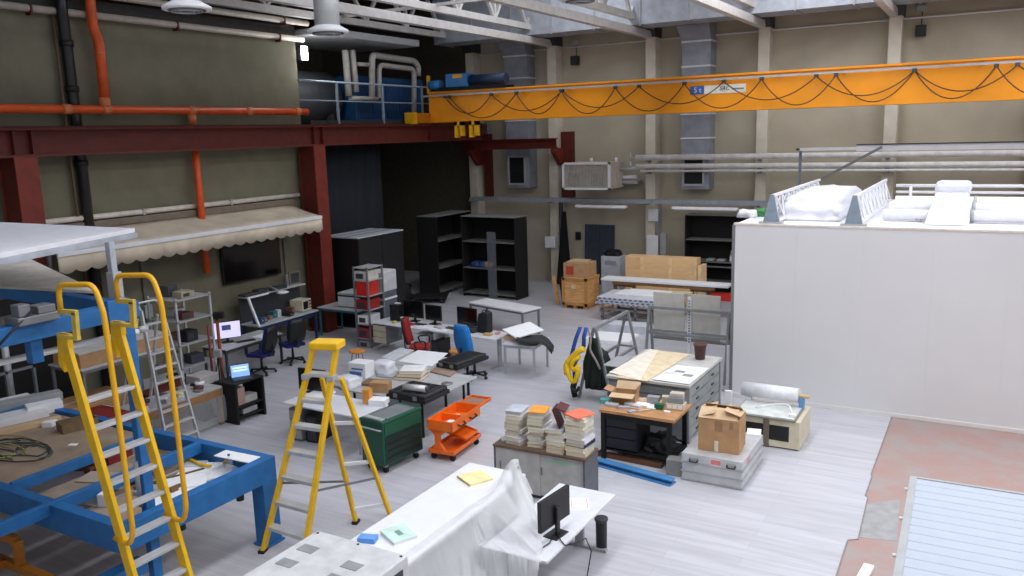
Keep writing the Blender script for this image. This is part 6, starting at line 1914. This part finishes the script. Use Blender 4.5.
MB().box(.465, .47, -.4, -.2, .32, .4).build('stencil', mat('stencil_pink', (196, 150, 154)), t)
t = thing('tall_carton', 'brown cardboard carton with crumpled open top standing on the aluminium chest', 'cardboard box', (-3.36, 12.12, .44), .06)
MB().box(-.31, .31, -.25, .25, 0, .53).build('body', CARD, t, .008)
MB().boxr((-.02, -.15, .585), (.58, .24, .01), 0.03, .5).build('flap', CARDL, t)
MB().boxr((.0, .14, .6), (.56, .26, .01), -.04, -.55).build('flap', CARD, t)
MB().boxr((-.2, -.02, .6), (.24, .42, .01), 0.05, 0.12, -.3).build('flap', CARDL, t)
MB().boxr((.19, .0, .61), (.26, .44, .01), 0, -.1, .28).build('flap', CARDL, t)
MB().box(-.06, .06, -.254, -.25, .33, .5).build('tape', mat('tape_brown', (150, 116, 82), .5), t)
MB().box(-.06, .0, -.254, -.25, .01, .18).build('shipping_label', mat('carton_label', (220, 206, 184)), t)
MB().box(.16, .22, -.254, -.25, .38, .5).build('tape', mat('tape_brown', (150, 116, 82), .5), t)
carton('paper_note', 'white paper lying at the back right of the aluminium chest', 'paper', 754, 432, .44, (.22, .28, .01), .2, PAPER)
t = thing('cream_machine', 'low cream steel machine with two dark square windows and a hanging strap', 'machine', (-3.0, 14.0, 0))
MB().box(-.53, .53, -.46, .46, .02, .5).build('body', CREAM, t, .012)
MB().box(-.5, .5, -.43, .43, 0, .02).build('plinth', DGREY, t)
for x in (-.4, .02):
    MB().box(x - .02 - .0, x + .36 - .02, -.466, -.46, .14, .4).build('window_recess', BLACK, t)
MB().box(-.06, .04, -.475, -.466, .0, .52).build('strap', mat('strap_brown', (112, 100, 82), .6), t, .004)
MB().box(-.56, .46, -.5, .3, .5, .53).build('top_tray', mat('tray_dark_edge', (128, 124, 116)), t, .005)
MB().box(-.53, .43, -.47, .27, .53, .545).build('glass_plate', mat('pale_glass', (214, 218, 214), .2), t)
t = thing('white_device', 'small white connector box on the right end of the cream machine', 'device', (-2.62, 13.66, .545), .2)
MB().box(-.05, .05, -.04, .04, 0, .05).build('body', PAPER, t, .008)
MB().tube(rounded([(0, .04, .03), (-.05, .3, .12), (-.35, .4, .06), (-.6, .3, .02)], .1), .012, 8).build('cable', PAPER, t)
t = thing('film_roll', 'thick white plastic film roll lying along the back of the cream machine', 'film roll', (-3.08, 14.25, .74), -.03)
MB().tube([(-.52, 0, 0), (.45, 0, 0)], .125, 22).build('roll', mat('roll_white', (222, 222, 228), .3), t)
MB().tube([(-.54, 0, 0), (.62, 0, 0)], .035, 12).build('core', CARDL, t)
for x in (-.4, .5):
    MB().box(x - .04, x + .04, -.05, .05, -.24, -.12 if x < .45 else -.03).build('cradle', mat('cradle_blue', (96, 152, 200)) if x > 0 else WHITE, t)
t = thing('white_panel_stand', 'narrow white panel standing behind the aluminium chest left of the cream machine', 'panel', (-3.78, 14.0, 0))
MB().box(-.06, .06, -.03, .03, 0, .75).build('panel', WHITE, t, .005)
MB().box(-.14, .14, -.1, .1, 0, .03).build('foot', LGREY, t)
t = thing('white_panel_stand', 'tall narrow white strip standing behind the rack beside the white room', 'panel', (-4.42, 16.3, 0))
MB().box(-.03, .03, -.03, .03, 0, .95).build('panel', WHITE, t, .005)
MB().box(-.1, .1, -.1, .1, 0, .03).build('foot', LGREY, t)

# ------------------------------------------------------------------ back wall store
t = thing('wooden_crate', 'orange brown wooden crate on pallet feet near the back wall', 'crate', (-10.78, 22.8, 0))
MB().box(-.42, .42, -.44, .44, .1, .95).build('box', CRATE, t, .006)
b = MB()
for x in (-.4, .36):
    b.box(x - .03, x + .07, -.46, -.44, .1, .95)
b.box(-.42, .42, -.46, -.44, .1, .18).box(-.42, .42, -.46, -.44, .87, .95)
b.box(.42, .44, -.44, .44, .1, .18).box(.42, .44, -.44, .44, .87, .95)
b.build('batten', mat('crate_batten', (194, 138, 78), .65), t)
for x in (-.38, -.05, .28):
    MB().box(x, x + .1, -.44, .44, 0, .1).build('pallet_foot', mat('crate_batten', (194, 138, 78)), t)
MB().box(-.1, .05, -.466, -.46, .62, .74).build('label', mat('crate_label', (220, 190, 150)), t)
t = thing('store_carton', 'brown cardboard box with red square label on top of the wooden crate', 'cardboard box', (-10.8, 22.8, .95), .04)
MB().box(-.4, .4, -.36, .36, 0, .44).build('body', mat('store_card', (184, 144, 104), .8), t, .008)
MB().box(-.32, -.06, -.364, -.36, .08, .34).build('red_label', mat('label_red', (186, 70, 50)), t)
MB().box(-.4, .4, -.03, .03, .44, .444).build('tape', CARDL, t)
MB().boxr((-.05, .1, .46), (.6, .4, .01), 0, .06).build('flap', CARDL, t)
p = at(557, 308)
for k, (m_, lb) in enumerate(((CRATE, 'orange timber plank leaning beside the wooden crate'), (BLACKM, 'black plank leaning beside the orange timber plank'))):
    o = MB().boxr((0, 0, .45), (.12, .04, .9), 0, 0, -.12).build('plank', m_, None, .004)
    tag(put(o, (-11.62 + k * .16, 22.75 + k * .12, .01), .2), lb, 'plank')
t = thing('steel_locker', 'pale grey steel electrical cabinet behind the foam stack at the back wall', 'cabinet', (-10.62, 25.0, 0))
MB().box(-.34, .34, -.25, .25, 0, 1.28).build('body', mat('locker_grey', (188, 192, 196)), t, .01)
d = MB().box(-.32, .32, -.265, -.25, .04, 1.24).build('door', mat('locker_grey', (166, 170, 174)), t, .005)
MB().box(.16, .26, -.275, -.265, .62, .66).build('handle', BLACK, d)
b = MB()
for k in range(5):
    b.box(-.2, .2, -.268, -.265, 1.0 + k * .03, 1.015 + k * .03)
b.build('vent', GREYM, d)
lump('black_helmet_pile', 'black crumpled pile on top of the grey steel cabinet', 'pile', (-10.62, 25.0, 1.28), (.5, .36, .2), BLACK, 71, 4, .3)
t = thing('plywood_crate', 'long pine plywood crate with vertical battens behind the white board', 'crate', (-8.65, 24.2, 0))
MB().box(-1.15, 1.12, -.2, .25, 0, 1.45).build('box', PLY, t, .006)
for x in (-.6, .3, 1.1):
    MB().box(x - .05, x + .05, -.225, -.2, 0, 1.45).build('batten', mat('pine_batten', (246, 208, 158), .65, 0, .08), t)
tag(put(MB().box(-.05, .05, -.3, .3, 0, 1.25).build('plywood_strip', mat('pine_batten', (226, 184, 130)), None, .004), (-7.42, 24.25, 0)), 'narrow pine board standing at the right end of the plywood crate', 'board')
t = thing('long_white_board', 'very long white board lying across trestles in front of the plywood crate', 'board', (-8.1, 22.95, .88), .01)
MB().box(-1.95, 1.9, -.27, .27, 0, .06).build('board', PAPER, t, .004)
MB().box(-1.6, 1.5, -.22, -.16, -.1, 0).build('stiffener', mat('dull_timber', (150, 112, 76)), t)
for x, lb in ((-9.4, 'left'), (-7.0, 'right')):
    t = thing('trestle', 'brown timber trestle under the %s end of the long white board' % lb, 'trestle', (x, 22.95, 0))
    MB().box(-.35, .35, -.05, .05, .68, .78).build('top_beam', mat('dull_timber', (150, 112, 76)), t)
    for sx in (-1, 1):
        for sy in (-1, 1):
            MB().bar((sx * .3, sy * .24, 0), (sx * .3, sy * .02, .7), .06, .06).build('leg', mat('dull_timber', (150, 112, 76)), t)
# stack of white boards and blue grey profiles on a rack
t = thing('profile_rack', 'low grey steel rack carrying the stack of white panels and blue grey profiles', 'rack', (-8.4, 21.9, 0))
for z in (.08, .3):
    for y in (-.6, .6):
        MB().box(-1.05, 1.05, y - .03, y + .03, z, z + .05).build('rail', GREYM, t)
for x in (-1.0, 0, 1.0):
    for y in (-.6, .6):
        MB().box(x - .03, x + .03, y - .03, y + .03, 0, .42).build('post', GREYM, t)
for x in (-1.0, 0, 1.0):
    MB().box(x - .03, x + .03, -.6, .6, .42, .46).build('cross_bar', GREYM, t)
lay = [('profile_bundle', .46, .05, -.12, 'flat grey profile layer at the bottom of the stack'), ('profile_bundle', .51, .08, .0, 'slotted blue grey profile layer, lower of the two'), ('profile_bundle', .59, .08, -.06, 'slotted blue grey profile layer, upper of the two')]
for k, (nm, z, h, dx, lb) in enumerate(lay):
    t = thing(nm, lb + ' on the low steel rack', 'profiles', (-8.4 + dx, 21.9, z))
    MB().box(-1.1, 1.1, -.62, .6, 0, h - .004).build('profile', mat('profile_white', (206, 208, 216)), t, .006)
    b = MB()
    for j in range(14):
        b.box(-1.06 + j * .155, -.97 + j * .155, -.626, -.62, h * .25, h * .75)
    if k:
        b.build('perforation', mat('slot_blue_grey', (90, 104, 140)), t)
    else:
        b.build('perforation', GREYM, t)
for k, (x, y, z, L_, W_, lb) in enumerate(((-8.35, 22.05, .671, 1.7, .7, 'white panel on top of the profile stack, lower one'), (-8.2, 22.15, .712, 1.5, .5, 'white panel on top of the profile stack, upper one'), (-7.35, 22.2, .753, .55, .2, 'short cream strip on the very top of the profile stack'))):
    tag(put(MB().box(-L_ / 2, L_ / 2, -W_ / 2, W_ / 2, 0, .04).build('white_sheet', PAPER if k < 2 else CREAM, None, .006), (x, y, z), .02 * k), lb, 'panel')
carton('slatted_panel', 'white slatted panel lying on the floor left in front of the profile rack', 'panel', 612, 340, 0, (1.2, .9, .1), .1, PAPER)
carton('slatted_panel', 'second white slatted panel lying behind the first on the floor', 'panel', 625, 331, 0, (1.3, .5, .22), .05, mat('profile_white', (206, 208, 216)))
carton('wood_block', 'orange timber block on the floor right of the wooden crate', 'timber', 605, 311, 0, (.3, .2, .16), .1, CRATE)
shelving('black_store_shelving', 'wide black shelving unit in the corner beside the white room', (-7.3, 25.85), 0, 2.2, .6, 2.6, (.5, 1.0, 1.15, 1.84))
lump('white_bag', 'white bag on the middle board of the corner shelving', 'bag', (-6.75, 25.75, 1.15), (.4, .35, .4), BAG, 81, 3, .2)
carton('red_box', 'red box with yellow top in the lower corner shelving beside the white room', 'box', 722, 300, .5, (.6, .3, .2), .0, RED)
for x, z, lb in ((-7.6, 1.16, 'left'), (-7.25, 1.16, 'right')):
    tag(put(MB().box(-.12, .12, -.15, .15, 0, .06).build('shelf_packet', LGREY, None, .01), (x, 25.75, z)), 'small pale packet on the corner shelving, %s of the two' % lb, 'packet')

# ------------------------------------------------------------------ light
def area(name, loc, rot, sx, sy, power, col=(1, 1, 1)):
    l = bpy.data.lights.new(name, 'AREA')
    l.shape = 'RECTANGLE'
    l.size, l.size_y = sx, sy
    l.energy = power
    l.color = col
    o = bpy.data.objects.new(name, l)
    COL.objects.link(o)
    o.location, o.rotation_euler = loc, rot
    return o


pl = bpy.data.lights.new('bulkhead_lamp_light', 'POINT')
pl.energy, pl.shadow_soft_size = 60, 0.15
po = bpy.data.objects.new('bulkhead_lamp_light', pl)
COL.objects.link(po)
po.location = (-16.25, 17.75, 7.62)
DAY = (0.97, 0.985, 1.0)
area('roof_light_lamp', (2.4, 12, 10.5), (0, 0, 0), 1.5, 22, 950, DAY)
area('roof_light_lamp', (-4.6, 12, 10.5), (0, 0, 0), 1.5, 22, 850, DAY)
area('roof_light_lamp', (-10.8, 19, 10.5), (0, 0, 0), 1.5, 12, 200, DAY)
area('roof_light_lamp', (8.4, 12, 10.5), (0, 0, 0), 1.5, 22, 900, DAY)
w = bpy.data.worlds.new('hall_air')
scene.world = w
w.use_nodes = True
w.node_tree.nodes['Background'].inputs['Color'].default_value = (0.95, 0.97, 1.0, 1)
w.node_tree.nodes['Background'].inputs['Strength'].default_value = 0.4
scene.view_settings.view_transform = 'Standard'
scene.view_settings.look = 'None'
scene.view_settings.gamma = 1
scene.view_settings.use_curve_mapping = False
scene.view_settings.exposure = 0.0

# ------------------------------------------------------------------ groups for repeats
GROUPS = {'small_part': 'small parts on the cluttered wooden table', 'tray_part': 'loose parts in the rig trays', 'desk_item': 'small things on the computer desks', 'bench_item': 'small things on the wooden workbench',
          'instrument_box': 'instruments on the aluminium rack', 'rack_box': 'boxes in the tall grey rack', 'trolley_item': 'packets in the orange trolley', 'orange_stool': 'orange stools', 'profile_bundle': 'profile layers of the stack',
          'white_sheet': 'white panels on the profile stack', 'slatted_panel': 'slatted panels on the floor', 'trestle': 'timber trestles', 'trestle_rack': 'A frame trestle racks', 'black_case': 'black flat cases on the work tables',
          'black_shelving': 'black shelving units', 'computer_desk': 'white computer desks', 'work_table': 'grey work tables', 'plastic_bag': 'white bags on the near work table', 'flat_case': 'white flat cases on the rig bed',
          'shelf_packet': 'pale packets on the corner shelving', 'shelf_bundle': 'bundles on the black shelving', 'plank': 'planks beside the crate', 'instrument': 'instruments on the electronics bench', 'component_box': 'boxes on the electronics bench',
          'toolbox': 'tool trays on the electronics bench', 'plan_sheet': 'white sheets in the rig tray', 'drawing_sheet': 'drawings on the far work table', 'wall_top_pipe': 'wall top pipes', 'electrical_box': 'electrical boxes on the columns'}
for o in list(bpy.data.objects):
    if o.parent is None and 'label' in o and 'group' not in o:
        k = o.name.split('.')[0]
        if k in GROUPS:
            o['group'] = GROUPS[k]
        elif k == 'office_chair' and 'dark blue' in o['label']:
            o['group'] = 'dark blue swivel chairs'
        elif k == 'monitor' and o['label'].startswith('black monitor') and 'foreground' not in o['label']:
            o['group'] = 'black monitors on the computer desks'
        elif k == 'book' and 'folder' in o['label']:
            o['group'] = 'folders piled on the near work table'
